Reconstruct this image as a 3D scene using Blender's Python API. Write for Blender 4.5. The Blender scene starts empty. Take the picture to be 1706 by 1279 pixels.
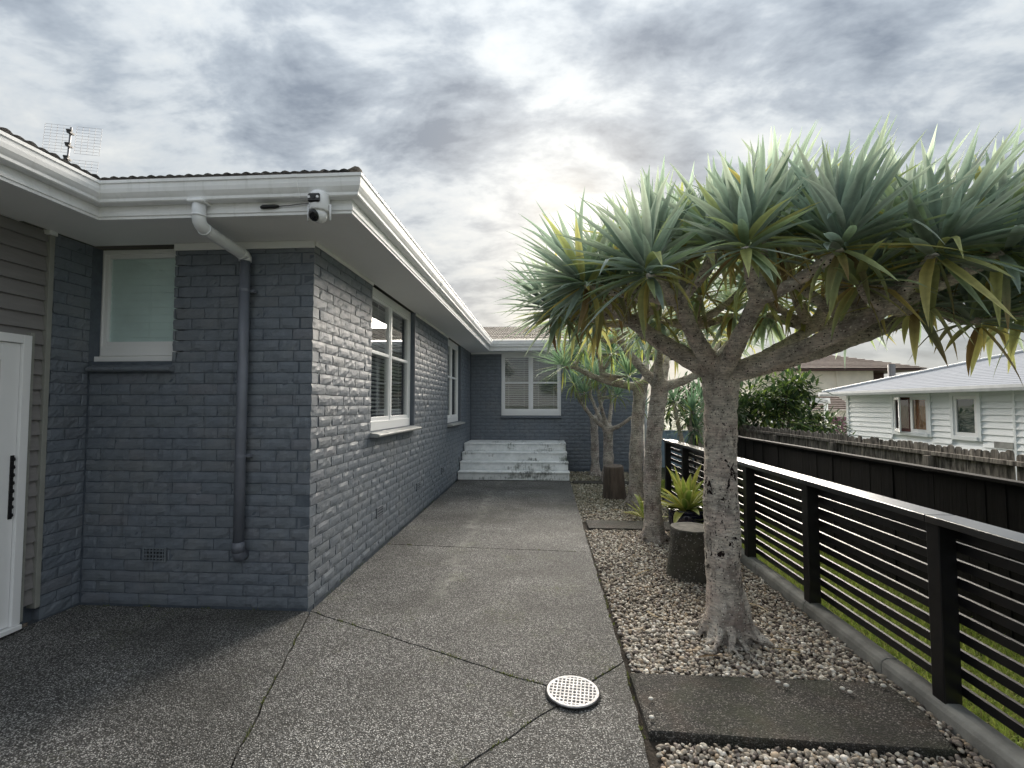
import bpy, bmesh, math, random
import numpy as np
from mathutils import Vector, Matrix, noise as mnoise
R = math.radians
random.seed(7)
rng = np.random.default_rng(7)
scene = bpy.context.scene
COL = scene.collection

# ------------------------------------------------------------------ camera
EYE = (0.0, 0.0, 1.55)
cd = bpy.data.cameras.new('camera')
cam = bpy.data.objects.new('camera', cd); COL.objects.link(cam)
cam.location = EYE
cam.rotation_euler = (R(92.5), 0, R(3.75))
cd.sensor_width = 36.0
cd.lens = 36.0 * 790.0 / 1706.0
cd.clip_start = 0.05; cd.clip_end = 3000
scene.camera = cam

# ------------------------------------------------------------------ sky and sun
SUN_EL, SUN_AZ = R(22.0), R(3.5)            # azimuth measured from +Y towards +X
SUND = Vector((math.sin(SUN_AZ)*math.cos(SUN_EL), math.cos(SUN_AZ)*math.cos(SUN_EL), math.sin(SUN_EL)))
world = bpy.data.worlds.new('World'); scene.world = world
world.use_nodes = True
def build_world():
    nt = world.node_tree; N = nt.nodes; L = nt.links
    N.clear()
    out = N.new('ShaderNodeOutputWorld')
    sky = N.new('ShaderNodeTexSky'); sky.sky_type = 'NISHITA'; sky.sun_disc = False
    sky.sun_elevation = SUN_EL; sky.sun_rotation = SUN_AZ
    sky.air_density = 1.0; sky.dust_density = 2.0
    tc = N.new('ShaderNodeTexCoord')
    sep = N.new('ShaderNodeSeparateXYZ'); L.new(tc.outputs['Generated'], sep.inputs[0])
    def math_(op, a, b=None, c=None, clamp=False):
        m = N.new('ShaderNodeMath'); m.operation = op; m.use_clamp = clamp
        for i, v in enumerate((a, b, c)):
            if v is None: continue
            if isinstance(v, (int, float)): m.inputs[i].default_value = v
            else: L.new(v, m.inputs[i])
        return m.outputs[0]
    # cloud deck: the view direction carried on to a flat layer overhead
    zc = math_('ADD', math_('MAXIMUM', sep.outputs[2], 0.0), 0.30)
    cx = math_('DIVIDE', sep.outputs[0], zc); cy = math_('DIVIDE', sep.outputs[1], zc)
    comb = N.new('ShaderNodeCombineXYZ'); L.new(cx, comb.inputs[0]); L.new(cy, comb.inputs[1])
    comb.inputs[2].default_value = 3.7
    def nz(scale, detail, rough, dist, off=(0, 0, 0), stretch=(1, 1, 1)):
        mp = N.new('ShaderNodeMapping'); mp.inputs['Location'].default_value = off; mp.inputs['Scale'].default_value = stretch
        L.new(comb.outputs[0], mp.inputs[0])
        n = N.new('ShaderNodeTexNoise'); n.inputs['Scale'].default_value = scale
        n.inputs['Detail'].default_value = detail; n.inputs['Roughness'].default_value = rough
        n.inputs['Distortion'].default_value = dist
        L.new(mp.outputs[0], n.inputs['Vector']); return n.outputs[0]
    big = nz(0.95, 2.0, 0.5, 0.25, (0.4, 3.1, 0))
    mid = nz(4.2, 6.0, 0.60, 0.22, (0.7, 5.2, 0), (0.85, 1.2, 1))
    fine = nz(9.5, 4.0, 0.6, 0.15, (4.1, 2.2, 0), (0.7, 1.3, 1))
    mix = math_('ADD', math_('ADD', math_('MULTIPLY', big, 0.32), math_('MULTIPLY', mid, 0.48)), math_('MULTIPLY', fine, 0.20))
    ramp = N.new('ShaderNodeValToRGB'); L.new(mix, ramp.inputs[0])
    e = ramp.color_ramp.elements
    e[0].position = 0.36; e[0].color = (0.19, 0.225, 0.275, 1)
    e[1].position = 0.63; e[1].color = (0.76, 0.77, 0.745, 1)
    a = e.new(0.45); a.color = (0.36, 0.405, 0.455, 1)
    a = e.new(0.51); a.color = (0.54, 0.58, 0.61, 1)
    a = e.new(0.565); a.color = (0.63, 0.655, 0.66, 1)
    # glow of the veiled sun
    dp = N.new('ShaderNodeVectorMath'); dp.operation = 'DOT_PRODUCT'
    nm = N.new('ShaderNodeVectorMath'); nm.operation = 'NORMALIZE'; L.new(tc.outputs['Generated'], nm.inputs[0])
    L.new(nm.outputs[0], dp.inputs[0]); dp.inputs[1].default_value = SUND
    d = math_('MAXIMUM', dp.outputs['Value'], 0.0)
    g1 = math_('MULTIPLY', math_('POWER', d, 14.0), 0.014)
    g2 = math_('MULTIPLY', math_('POWER', d, 90.0), 0.024)
    g3 = math_('MULTIPLY', math_('POWER', d, 500.0), 0.05)
    thin = math_('ADD', math_('MULTIPLY', mid, 1.5), 0.15)
    gw = math_('MULTIPLY', math_('ADD', g1, g2), thin)
    gl = math_('ADD', gw, g3)
    gc = N.new('ShaderNodeMixRGB'); gc.blend_type = 'MULTIPLY'; gc.inputs[0].default_value = 1
    gc.inputs[1].default_value = (1.0, 0.94, 0.78, 1); L.new(gl, gc.inputs[2])
    # brighter, slightly warm band of thin cloud towards the horizon under the sun
    hz = math_('POWER', math_('SUBTRACT', 1.0, math_('MAXIMUM', sep.outputs[2], 0.0), clamp=True), 12.0)
    hzc = N.new('ShaderNodeMixRGB'); hzc.blend_type = 'MIX'
    L.new(math_('MULTIPLY', hz, 0.75), hzc.inputs[0]); L.new(ramp.outputs[0], hzc.inputs[1]); hzc.inputs[2].default_value = (1.30, 1.28, 1.17, 1)
    # standard overcast luminance: the deck brightens smoothly towards the zenith
    cie = math_('MULTIPLY', math_('ADD', math_('MULTIPLY', math_('MAXIMUM', sep.outputs[2], 0.0), 2.0), 1.0), 0.098)
    cm = N.new('ShaderNodeMixRGB'); cm.blend_type = 'MULTIPLY'; cm.inputs[0].default_value = 1
    L.new(hzc.outputs[0], cm.inputs[1]); L.new(cie, cm.inputs[2])
    ad = N.new('ShaderNodeMixRGB'); ad.blend_type = 'ADD'; ad.inputs[0].default_value = 1
    L.new(cm.outputs[0], ad.inputs[1]); L.new(gc.outputs[0], ad.inputs[2])
    b1 = N.new('ShaderNodeBackground'); L.new(sky.outputs[0], b1.inputs[0]); b1.inputs[1].default_value = 0.05
    b2 = N.new('ShaderNodeBackground'); L.new(ad.outputs[0], b2.inputs[0]); b2.inputs[1].default_value = 1.0
    ms = N.new('ShaderNodeMixShader'); ms.inputs[0].default_value = 0.975
    L.new(b1.outputs[0], ms.inputs[1]); L.new(b2.outputs[0], ms.inputs[2])
    L.new(ms.outputs[0], out.inputs[0])
build_world()
sl = bpy.data.lights.new('sun', 'SUN'); sl.energy = 2.4; sl.angle = R(55); sl.color = (1.0, 0.91, 0.79)
sun = bpy.data.objects.new('sun', sl); COL.objects.link(sun)
sun.rotation_euler = SUND.to_track_quat('Z', 'Y').to_euler()
scene.view_settings.view_transform = 'Standard'
scene.view_settings.look = 'None'
scene.view_settings.gamma = 1.0
scene.view_settings.use_curve_mapping = False
scene.view_settings.exposure = 2.74
scene.cycles.max_bounces = 5; scene.cycles.diffuse_bounces = 3; scene.cycles.glossy_bounces = 3; scene.cycles.transmission_bounces = 4; scene.cycles.transparent_max_bounces = 8
scene.render.resolution_x = 1024; scene.render.resolution_y = 768

# ------------------------------------------------------------------ materials
MATS = {}
class NB:
    """small node helper"""
    def __init__(s, name):
        s.m = bpy.data.materials.new(name); s.m.use_nodes = True
        s.nt = s.m.node_tree; s.N = s.nt.nodes; s.L = s.nt.links; s.N.clear()
        s.out = s.N.new('ShaderNodeOutputMaterial')
        s.p = s.N.new('ShaderNodeBsdfPrincipled'); s.L.new(s.p.outputs[0], s.out.inputs[0])
        s.geo = s.N.new('ShaderNodeNewGeometry'); s.pos = s.geo.outputs['Position']
        MATS[name] = s.m
    def set(s, **k):
        for a, v in k.items():
            i = s.p.inputs[{'col': 'Base Color', 'rough': 'Roughness', 'metal': 'Metallic', 'spec': 'Specular IOR Level', 'coat': 'Coat Weight', 'croughness': 'Coat Roughness', 'normal': 'Normal'}[a]]
            if hasattr(v, 'is_output') or isinstance(v, bpy.types.NodeSocket): s.L.new(v, i)
            elif isinstance(v, tuple): i.default_value = (*v, 1)
            else: i.default_value = v
        return s
    def map(s, scale=(1, 1, 1), src=None, rot=(0, 0, 0)):
        mp = s.N.new('ShaderNodeMapping'); mp.inputs['Scale'].default_value = scale; mp.inputs['Rotation'].default_value = rot
        s.L.new(src or s.pos, mp.inputs[0]); return mp.outputs[0]
    def noise(s, scale, detail=4, rough=.55, vec=None, dist=0):
        n = s.N.new('ShaderNodeTexNoise'); n.inputs['Scale'].default_value = scale; n.inputs['Detail'].default_value = detail
        n.inputs['Roughness'].default_value = rough; n.inputs['Distortion'].default_value = dist
        s.L.new(vec or s.pos, n.inputs['Vector']); return n.outputs[0]
    def vor(s, scale, out='Distance', feature='F1', vec=None, rand=1.0):
        n = s.N.new('ShaderNodeTexVoronoi'); n.feature = feature; n.inputs['Scale'].default_value = scale; n.inputs['Randomness'].default_value = rand
        s.L.new(vec or s.pos, n.inputs['Vector']); return n.outputs[out]
    def ramp(s, src, stops, interp='LINEAR'):
        r = s.N.new('ShaderNodeValToRGB'); r.color_ramp.interpolation = interp
        e = r.color_ramp.elements
        while len(e) < len(stops): e.new(0.5)
        for i, (p, c) in enumerate(stops):
            e[i].position = p; e[i].color = (*c, 1) if isinstance(c, tuple) else (c, c, c, 1)
        s.L.new(src, r.inputs[0]); return r.outputs[0]
    def mix(s, f, a, b, mode='MIX'):
        m = s.N.new('ShaderNodeMixRGB'); m.blend_type = mode
        for i, v in enumerate((f, a, b)):
            if isinstance(v, (int, float)): m.inputs[i].default_value = v if i == 0 else (v, v, v, 1)
            elif isinstance(v, tuple): m.inputs[i].default_value = (*v, 1)
            else: s.L.new(v, m.inputs[i])
        return m.outputs[0]
    def mth(s, op, a, b=0.0, clamp=False):
        m = s.N.new('ShaderNodeMath'); m.operation = op; m.use_clamp = clamp
        for i, v in enumerate((a, b)):
            if isinstance(v, (int, float)): m.inputs[i].default_value = v
            else: s.L.new(v, m.inputs[i])
        return m.outputs[0]
    def bump(s, h, strength=.5, dist=.01, prev=None):
        b = s.N.new('ShaderNodeBump'); b.inputs['Strength'].default_value = strength; b.inputs['Distance'].default_value = dist
        s.L.new(h, b.inputs['Height'])
        if prev is not None: s.L.new(prev, b.inputs['Normal'])
        return b.outputs[0]
    def rnd(s):
        o = s.N.new('ShaderNodeObjectInfo'); return o.outputs['Random']
    def attr(s, n):
        a = s.N.new('ShaderNodeAttribute'); a.attribute_name = n; return a.outputs['Color']

def simple(name, col, rough=.55, var=.25, ns=6, bstr=.15, bs=80, bd=.003, spec=.5, metal=0, coat=0, stretch=(1, 1, 1)):
    b = NB(name)
    n = b.noise(ns, 5, .6, b.map(stretch))
    lo = tuple(c*(1-var) for c in col); hi = tuple(min(1, c*(1+var*.6)) for c in col)
    b.set(col=b.ramp(n, [(.3, lo), (.7, hi)]), rough=rough, spec=spec, metal=metal, coat=coat)
    if bstr: b.set(normal=b.bump(b.noise(bs, 3, .6, b.map(stretch)), bstr, bd))
    return b.m

def mk_paint_brick():
    b = NB('brick_paint')
    n = b.noise(9, 6, .62); r = b.rnd()
    base = b.ramp(n, [(.28, (.118, .142, .175)), (.72, (.178, .206, .245))])
    base = b.mix(b.mth('MULTIPLY', r, .28), base, b.ramp(b.mth('FRACT', b.mth('MULTIPLY', r, 7.3)), [(0, (.19, .185, .175)), (.5, (.15, .17, .165)), (1, (.20, .18, .19))]))
    dust = b.noise(2.1, 5, .6)
    base = b.mix(b.ramp(dust, [(.52, 0.0), (.80, .35)]), base, (.27, .265, .25))
    sp = b.ramp(b.noise(75, 3, .7), [(.67, 0.0), (.73, .5)])
    base = b.mix(sp, base, (.34, .32, .29))
    drip = b.ramp(b.noise(5, 6, .7, b.map((3, 3, .22))), [(.60, 0.0), (.72, .6)])
    base = b.mix(drip, base, (.075, .085, .098))
    h = b.mix(.4, b.noise(38, 5, .65), b.noise(150, 3, .6))
    crz = b.mth('ABSOLUTE', b.mth('SUBTRACT', b.noise(24, 5, .62, b.map((1, 1, 1.3)), .7), .5))
    msk = b.ramp(b.noise(5.5, 4, .6), [(.48, 0.06), (.66, 1.0)])
    h = b.mth('ADD', h, b.mth('MULTIPLY', b.mth('MULTIPLY', crz, msk), -2.2))
    b.set(col=base, rough=b.ramp(b.noise(18, 4), [(.3, .42), (.7, .62)]), spec=.6, coat=.12, croughness=.4, normal=b.bump(h, .62, .010))
mk_paint_brick()
def mk_mortar():
    b = NB('mortar_paint')
    n = b.noise(20, 5, .6)
    b.set(col=b.ramp(n, [(.3, (.075, .092, .118)), (.7, (.115, .138, .168))]), rough=.6, normal=b.bump(b.noise(120, 4, .7), .6, .004))
mk_mortar()
def mk_white(name, col, dirt=.5, rough=.42):
    b = NB(name)
    n = b.noise(5, 6, .65); s = b.noise(3, 5, .6, b.map((8, 8, .7)))
    base = b.mix(b.ramp(n, [(.45, 0.0), (.8, dirt*.3)]), col, (.48, .48, .44))
    base = b.mix(b.ramp(s, [(.55, 0.0), (.85, dirt*.4)]), base, (.42, .43, .40))
    b.set(col=base, rough=rough, normal=b.bump(b.noise(60, 3), .08, .002))
mk_white('white_trim', (.89, .90, .91), .85, .62)
mk_white('white_frame', (.88, .89, .90), .15, .35)
mk_white('soffit_white', (.86, .865, .86), .2, .6)
mk_white('blind_white', (.72, .73, .72), .1, .5)
mk_white('sill_paint', (.34, .35, .35), .6, .5)
simple('blind_teal', (.76, .90, .88), .6, .10, 4, .25, 40)
def mk_steps():
    b = NB('worn_white_concrete')
    n = b.noise(5, 7, .68)
    base = b.ramp(n, [(.3, (.66, .69, .70)), (.62, (.90, .92, .93))])
    st = b.noise(2.2, 5, .6, b.map((1.0, .3, 2.2))); dr = b.noise(34, 5, .65, b.map((1, .3, .22)))
    sx = b.N.new('ShaderNodeSeparateXYZ'); b.L.new(b.pos, sx.inputs[0])
    right = b.mth('MULTIPLY', sx.outputs[0], .06)
    m = b.ramp(b.mth('ADD', b.mth('ADD', st, b.mth('MULTIPLY', dr, .45)), right), [(.74, 0.0), (.90, 1.0)])
    base = b.mix(b.mth('MULTIPLY', m, .88), base, (.05, .055, .05))
    g = b.ramp(b.noise(2.0, 4), [(.5, 0.0), (.7, .5)])
    base = b.mix(b.mth('MULTIPLY', m, g), base, (.09, .15, .075))
    b.set(col=base, rough=.7, normal=b.bump(b.noise(50, 5), .3, .006))
mk_steps()
def mk_aggregate():
    b = NB('exposed_aggregate')
    cellv = b.vor(142, 'Color'); dist = b.vor(142, 'Distance')
    sepc = b.N.new('ShaderNodeSeparateColor'); b.L.new(cellv, sepc.inputs[0])
    peb = b.ramp(sepc.outputs[0], [(0, (.05, .05, .052)), (.30, (.105, .105, .104)), (.50, (.21, .209, .205)), (.75, (.38, .375, .367)), (1, (.68, .67, .65))])
    gap = b.ramp(dist, [(.34, 0.0), (.66, 1.0)])
    base = b.mix(gap, peb, (.045, .044, .041))
    fine = b.ramp(b.noise(260, 2), [(.35, .75), (.7, 1.25)])
    base = b.mix(1, base, fine, 'MULTIPLY')
    wear = b.noise(1.1, 6, .62)
    base = b.mix(1, base, b.ramp(wear, [(.3, .60), (.72, 1.35)]), 'MULTIPLY')
    # a pale scuffed band running along the wall and scattered lichen
    sx = b.N.new('ShaderNodeSeparateXYZ'); b.L.new(b.pos, sx.inputs[0])
    off = b.mth('ADD', sx.outputs[0], b.mth('MULTIPLY', b.noise(1.6, 4), .5))
    lw = b.mth('ABSOLUTE', b.mth('ADD', off, .62))
    ln = b.mth('MULTIPLY', b.ramp(lw, [(.0, .9), (.12, 0.0)]), b.ramp(b.noise(7, 5, .7), [(.42, 0.0), (.62, .65)]))
    ln = b.mth('MULTIPLY', ln, b.ramp(b.mth('MULTIPLY', sx.outputs[1], .1), [(.34, 0.0), (.40, 1.0)]))
    base = b.mix(ln, base, (.36, .36, .33))
    moss = b.mth('MULTIPLY', b.ramp(b.noise(1.9, 5, .65), [(.54, 0.0), (.72, .75)]), b.ramp(b.noise(55, 3), [(.45, 0.0), (.62, 1.0)]))
    base = b.mix(moss, base, (.115, .125, .06))
    dark = b.ramp(b.noise(.75, 4, .6, b.map((1, 1.4, 1))), [(.47, 0.0), (.66, .55)])
    base = b.mix(dark, base, (.040, .039, .034))
    h = b.mth('SUBTRACT', 1.0, dist)
    b.set(col=base, rough=.72, spec=.4, normal=b.bump(h, .9, .006))
mk_aggregate()
def mk_strip():
    b = NB('mossy_concrete')
    v = b.N.new('ShaderNodeSeparateColor'); b.L.new(b.vor(135, 'Color'), v.inputs[0]); d = b.vor(135, 'Distance')
    base = b.ramp(v.outputs[0], [(0, (.03, .028, .026)), (.45, (.075, .07, .064)), (.75, (.15, .14, .13)), (1, (.42, .39, .36))])
    base = b.mix(b.ramp(d, [(.34, 0.0), (.66, 1.0)]), base, (.03, .028, .025))
    w = b.noise(2.5, 6, .65)
    base = b.mix(b.ramp(w, [(.44, 0.0), (.64, .7)]), base, (.055, .062, .036))
    base = b.mix(b.ramp(b.noise(3.3, 5), [(.5, 0.0), (.7, .5)]), base, (.10, .07, .05))
    base = b.mix(b.ramp(b.noise(1.7, 4), [(.35, .6), (.55, 0.0)]), base, (.028, .026, .024))
    b.set(col=base, rough=.85, normal=b.bump(b.mth('SUBTRACT', b.mth('MULTIPLY', b.noise(14, 4, .6), 1.6), d), .8, .008))
mk_strip()
simple('kerb_concrete', (.30, .30, .285), .8, .45, 5, .5, 70, .004)
simple('stump_top', (.13, .125, .11), .9, .45, 14, .8, 45, .008)
simple('soil', (.045, .036, .028), .95, .4, 12, .8, 40, .02)
simple('lawn_soil', (.035, .045, .018), .95, .4, 6, .6, 40, .02)
simple('far_ground', (.06, .075, .04), .95, .4, .6, 0)
def mk_attr(name, rough, spec=.4, trans=0.0, bump=None, coat=0):
    b = NB(name)
    c = b.attr('tint')
    b.set(col=c, rough=rough, spec=spec, coat=coat)
    if bump: b.set(normal=b.bump(b.noise(bump[0], 4, .6), bump[1], bump[2]))
    if trans:
        t = b.N.new('ShaderNodeBsdfTranslucent'); b.L.new(b.mix(1, c, (1.03, 1.07, .86), 'MULTIPLY'), t.inputs[0])
        ms = b.N.new('ShaderNodeMixShader'); ms.inputs[0].default_value = trans
        b.L.new(b.p.outputs[0], ms.inputs[1]); b.L.new(t.outputs[0], ms.inputs[2]); b.L.new(ms.outputs[0], b.out.inputs[0])
    return b
mk_attr('pebble', .6, .4, 0, (220, .4, .003))
mk_attr('grass_blade', .6, .3, .35)
def mk_leaf(name, trans):
    b = mk_attr(name, .52, .4, trans)
    v = b.noise(30, 4, .6, b.map((1, 1, 1)))
    c = b.mix(1, b.attr('tint'), b.ramp(v, [(.3, .75), (.7, 1.2)]), 'MULTIPLY')
    b.set(col=c, normal=b.bump(b.noise(120, 2), .12, .002))
mk_leaf('sword_leaf', .42)
mk_leaf('broad_leaf', .25)
def mk_bark(name, base, seed, scar):
    b = NB(name)
    st = b.noise(26, 6, .7, b.map((.8, .8, 3.2)), .4)
    col = b.ramp(st, [(.28, tuple(c*.42 for c in base)), (.5, base), (.72, tuple(min(1, c*1.45) for c in base))])
    d = b.vor(62, 'Distance', vec=b.map((1, 1, .8)))
    col = b.mix(b.mth('MULTIPLY', b.ramp(d, [(.16, .95), (.30, 0.0)]), b.ramp(b.noise(14, 4), [(.4, .2), (.6, 1.0)])), col, (.82, .79, .70))
    d2 = b.vor(40, 'Distance', vec=b.map((1.3, 1.3, .7)))
    pit = b.ramp(d2, [(.10, 1.0), (.17, 0.0)])
    col = b.mix(b.mth('MULTIPLY', pit, b.ramp(b.noise(5, 3), [(.45, 0.0), (.55, 1.0)])), col, (.03, .022, .02))
    pk = b.ramp(b.noise(6, 5, .6), [(.45, 0.0), (.7, .55)])
    col = b.mix(pk, col, (base[0]*.95, base[1]*.78, base[2]*.78))
    mot = b.noise(7.5, 6, .68, b.map((1, 1, .75)), .3)
    col = b.mix(1, col, b.ramp(mot, [(.36, .52), (.50, 1.0), (.66, 1.3)]), 'MULTIPLY')
    fl = b.vor(85, 'Color'); fs = b.N.new('ShaderNodeSeparateColor'); b.L.new(fl, fs.inputs[0]); fd = b.vor(85, 'Distance')
    fk = b.mth('MULTIPLY', b.ramp(fs.outputs[0], [(.80, 0.0), (.84, 1.0)]), b.ramp(fd, [(.26, 1.0), (.42, 0.0)]))
    col = b.mix(fk, col, (.88, .85, .76))
    dk = b.mth('MULTIPLY', b.ramp(fs.outputs[1], [(.86, 0.0), (.90, 1.0)]), b.ramp(fd, [(.30, 1.0), (.50, 0.0)]))
    col = b.mix(dk, col, (.03, .022, .02))
    h = b.mth('ADD', b.mth('ADD', st, b.mth('MULTIPLY', d, -.3)), b.mth('MULTIPLY', mot, .8))
    if scar:
        sx = b.N.new('ShaderNodeSeparateXYZ'); b.L.new(b.pos, sx.inputs[0])
        zz = b.ramp(b.mth('MULTIPLY', sx.outputs[2], .5), [(.08, 0.0), (.22, 1.0), (.60, 1.0), (.72, 0.0)])
        sc = b.ramp(b.noise(11, 5, .62, b.map((1.5, 1.5, .85)), .8), [(.585, 0.0), (.60, 1.0)])
        f = b.mth('MULTIPLY', sc, zz)
        col = b.mix(f, col, (.018, .010, .010))
        h = b.mth('SUBTRACT', h, b.mth('MULTIPLY', f, .8))
    ringz = b.noise(9, 3, .6, b.map((.35, .35, 9)))
    col = b.mix(1, col, b.ramp(ringz, [(.35, .80), (.6, 1.08)]), 'MULTIPLY')
    b.set(col=col, rough=.85, spec=.3, normal=b.bump(b.mth('ADD', h, b.mth('MULTIPLY', ringz, .3)), 1.0, .016))
mk_bark('bark_pale', (.62, .565, .505), 0, True)
mk_bark('bark_grey', (.46, .42, .38), 1, False)
simple('stump_wood', (.12, .095, .08), .9, .5, 14, .9, 45, .012, stretch=(1.4, 1.4, .25))
def mk_stump2():
    b = NB('pebbled_stump')
    d = b.vor(70, 'Color'); s = b.N.new('ShaderNodeSeparateColor'); b.L.new(d, s.inputs[0])
    dd = b.vor(70, 'Distance')
    c = b.ramp(b.noise(12, 5, .65), [(.3, (.028, .026, .022)), (.7, (.085, .080, .065))])
    f = b.mth('MULTIPLY', b.ramp(s.outputs[1], [(.62, 0.0), (.75, 1.0)]), b.ramp(dd, [(.25, 1.0), (.42, 0.0)]))
    c = b.mix(b.mth('MULTIPLY', f, .7), c, (.36, .35, .32))
    c = b.mix(b.ramp(b.noise(4, 4), [(.5, 0.0), (.7, .5)]), c, (.05, .06, .035))
    b.set(col=c, rough=.9, normal=b.bump(b.noise(40, 5, .7), .8, .01))
mk_stump2()
def mk_black():
    b = NB('black_paint')
    n = b.noise(4, 5, .6)
    b.set(col=b.ramp(n, [(.3, (.005, .005, .006)), (.7, (.010, .010, .012))]), rough=b.ramp(b.noise(9, 4), [(.3, .32), (.7, .52)]), spec=.5, normal=b.bump(b.noise(60, 3, .6, b.map((1, 1, 3))), .15, .003))
mk_black()
simple('rail_paint', (.02, .021, .023), .30, .3, 9, .12, 40, .002, spec=.6, coat=.6)
def mk_blackwood():
    b = NB('black_stained_wood')
    n = b.noise(10, 5, .65, b.map((3, 3, .25)))
    c = b.ramp(n, [(.3, (.003, .003, .004)), (.75, (.008, .008, .010))])
    c = b.mix(b.mth('MULTIPLY', b.rnd(), .35), c, (.012, .011, .010))
    b.set(col=c, rough=.8, spec=.15, normal=b.bump(n, .5, .006))
mk_blackwood()
def mk_weathered():
    b = NB('weathered_wood')
    n = b.noise(11, 6, .68, b.map((4, 4, .35)))
    c = b.ramp(n, [(.28, (.09, .08, .07)), (.55, (.30, .27, .235)), (.8, (.52, .48, .42))])
    st = b.ramp(b.noise(7, 4, .6, b.map((3, 3, .6))), [(.45, 0.0), (.62, .85)])
    c = b.mix(st, c, (.022, .020, .018))
    c = b.mix(b.mth('MULTIPLY', b.rnd(), .4), c, (.10, .09, .075))
    b.set(col=c, rough=.9, spec=.2, normal=b.bump(n, .6, .008))
mk_weathered()
simple('weatherboard_taupe', (.25, .24, .24), .5, .12, 5, .2, 90, .002, stretch=(1, 1, 6))
simple('taupe_trim', (.30, .305, .28), .55, .12, 5, .1)
simple('pipe_charcoal', (.15, .165, .20), .38, .15, 6, .08)
simple('pipe_white', (.80, .82, .84), .35, .12, 6, .05)
simple('black_plastic', (.012, .012, .013), .35, .2, 8, .05)
simple('dark_glass', (.01, .01, .012), .08, .1, 8, 0)
simple('camera_white', (.82, .83, .85), .25, .05, 6, 0)
simple('room_dark', (.035, .035, .038), .8, .3, 2, 0)
simple('vent_dark', (.035, .042, .055), .6, .2, 20, .2)
simple('void_shade', (.006, .006, .006), .9, .1, 5, 0)  # near black that stands in for the shade inside openings
simple('roof_tile', (.14, .12, .10), .9, .35, 3, .4, 60, .004)
simple('roof_tile_dark', (.17, .165, .16), .7, .35, 5, .4, 60, .004)
simple('antenna_metal', (.20, .20, .21), .45, .2, 8, 0, metal=.6)
simple('grate_white', (.72, .70, .70), .5, .4, 28, .15)
simple('pot_glaze', (.010, .010, .035), .08, .4, 6, .05, 20, .003, coat=.6)
mk_white('neighbour_white', (.84, .88, .90), .2, .5)
simple('neighbour_roof', (.21, .23, .265), .95, .18, 4, .3, 40, .004, spec=.08, stretch=(1, 6, 1))
simple('neighbour_gutter', (.60, .62, .64), .45, .15, 4, 0)
simple('far_wall', (.82, .76, .67), .8, .1, 2, .1)
simple('far_roof', (.16, .12, .10), .8, .3, 4, .3, 30)
simple('far_fascia_and_shade', (.07, .035, .03), .6, .2, 4, 0)  # fascia paint, also the painted shade of the recessed wall
simple('maroon_metal', (.065, .012, .035), .5, .25, 5, 0)
simple('blue_metal', (.22, .30, .36), .5, .2, 5, 0)
simple('curtain_amber', (.30, .11, .035), .8, .35, 3, .2, 8, .02, stretch=(3, 3, .5))
simple('curtain_red', (.09, .022, .018), .8, .35, 3, .2, 8, .02)
simple('curtain_green', (.05, .075, .075), .7, .3, 3, 0)
simple('shrub_wood', (.09, .07, .05), .9, .3, 9, .4)
def mk_glass(name, refl=1.0):
    b = NB(name); b.N.remove(b.p)
    f = b.N.new('ShaderNodeLayerWeight'); f.inputs[0].default_value = .5
    fr = b.mth('ADD', b.mth('MULTIPLY', b.mth('POWER', f.outputs['Facing'], 5.0), .96), .045)
    t = b.N.new('ShaderNodeBsdfTransparent'); t.inputs[0].default_value = (.97, .985, .985, 1)
    g = b.N.new('ShaderNodeBsdfGlossy'); g.inputs['Roughness'].default_value = .015
    b.L.new(b.bump(b.noise(2.2, 2), .03, .02), g.inputs['Normal'])
    ms = b.N.new('ShaderNodeMixShader')
    b.L.new(b.mth('MULTIPLY', fr, refl, True), ms.inputs[0])
    b.L.new(t.outputs[0], ms.inputs[1]); b.L.new(g.outputs[0], ms.inputs[2]); b.L.new(ms.outputs[0], b.out.inputs[0])
mk_glass('window_glass', 1.5)

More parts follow.
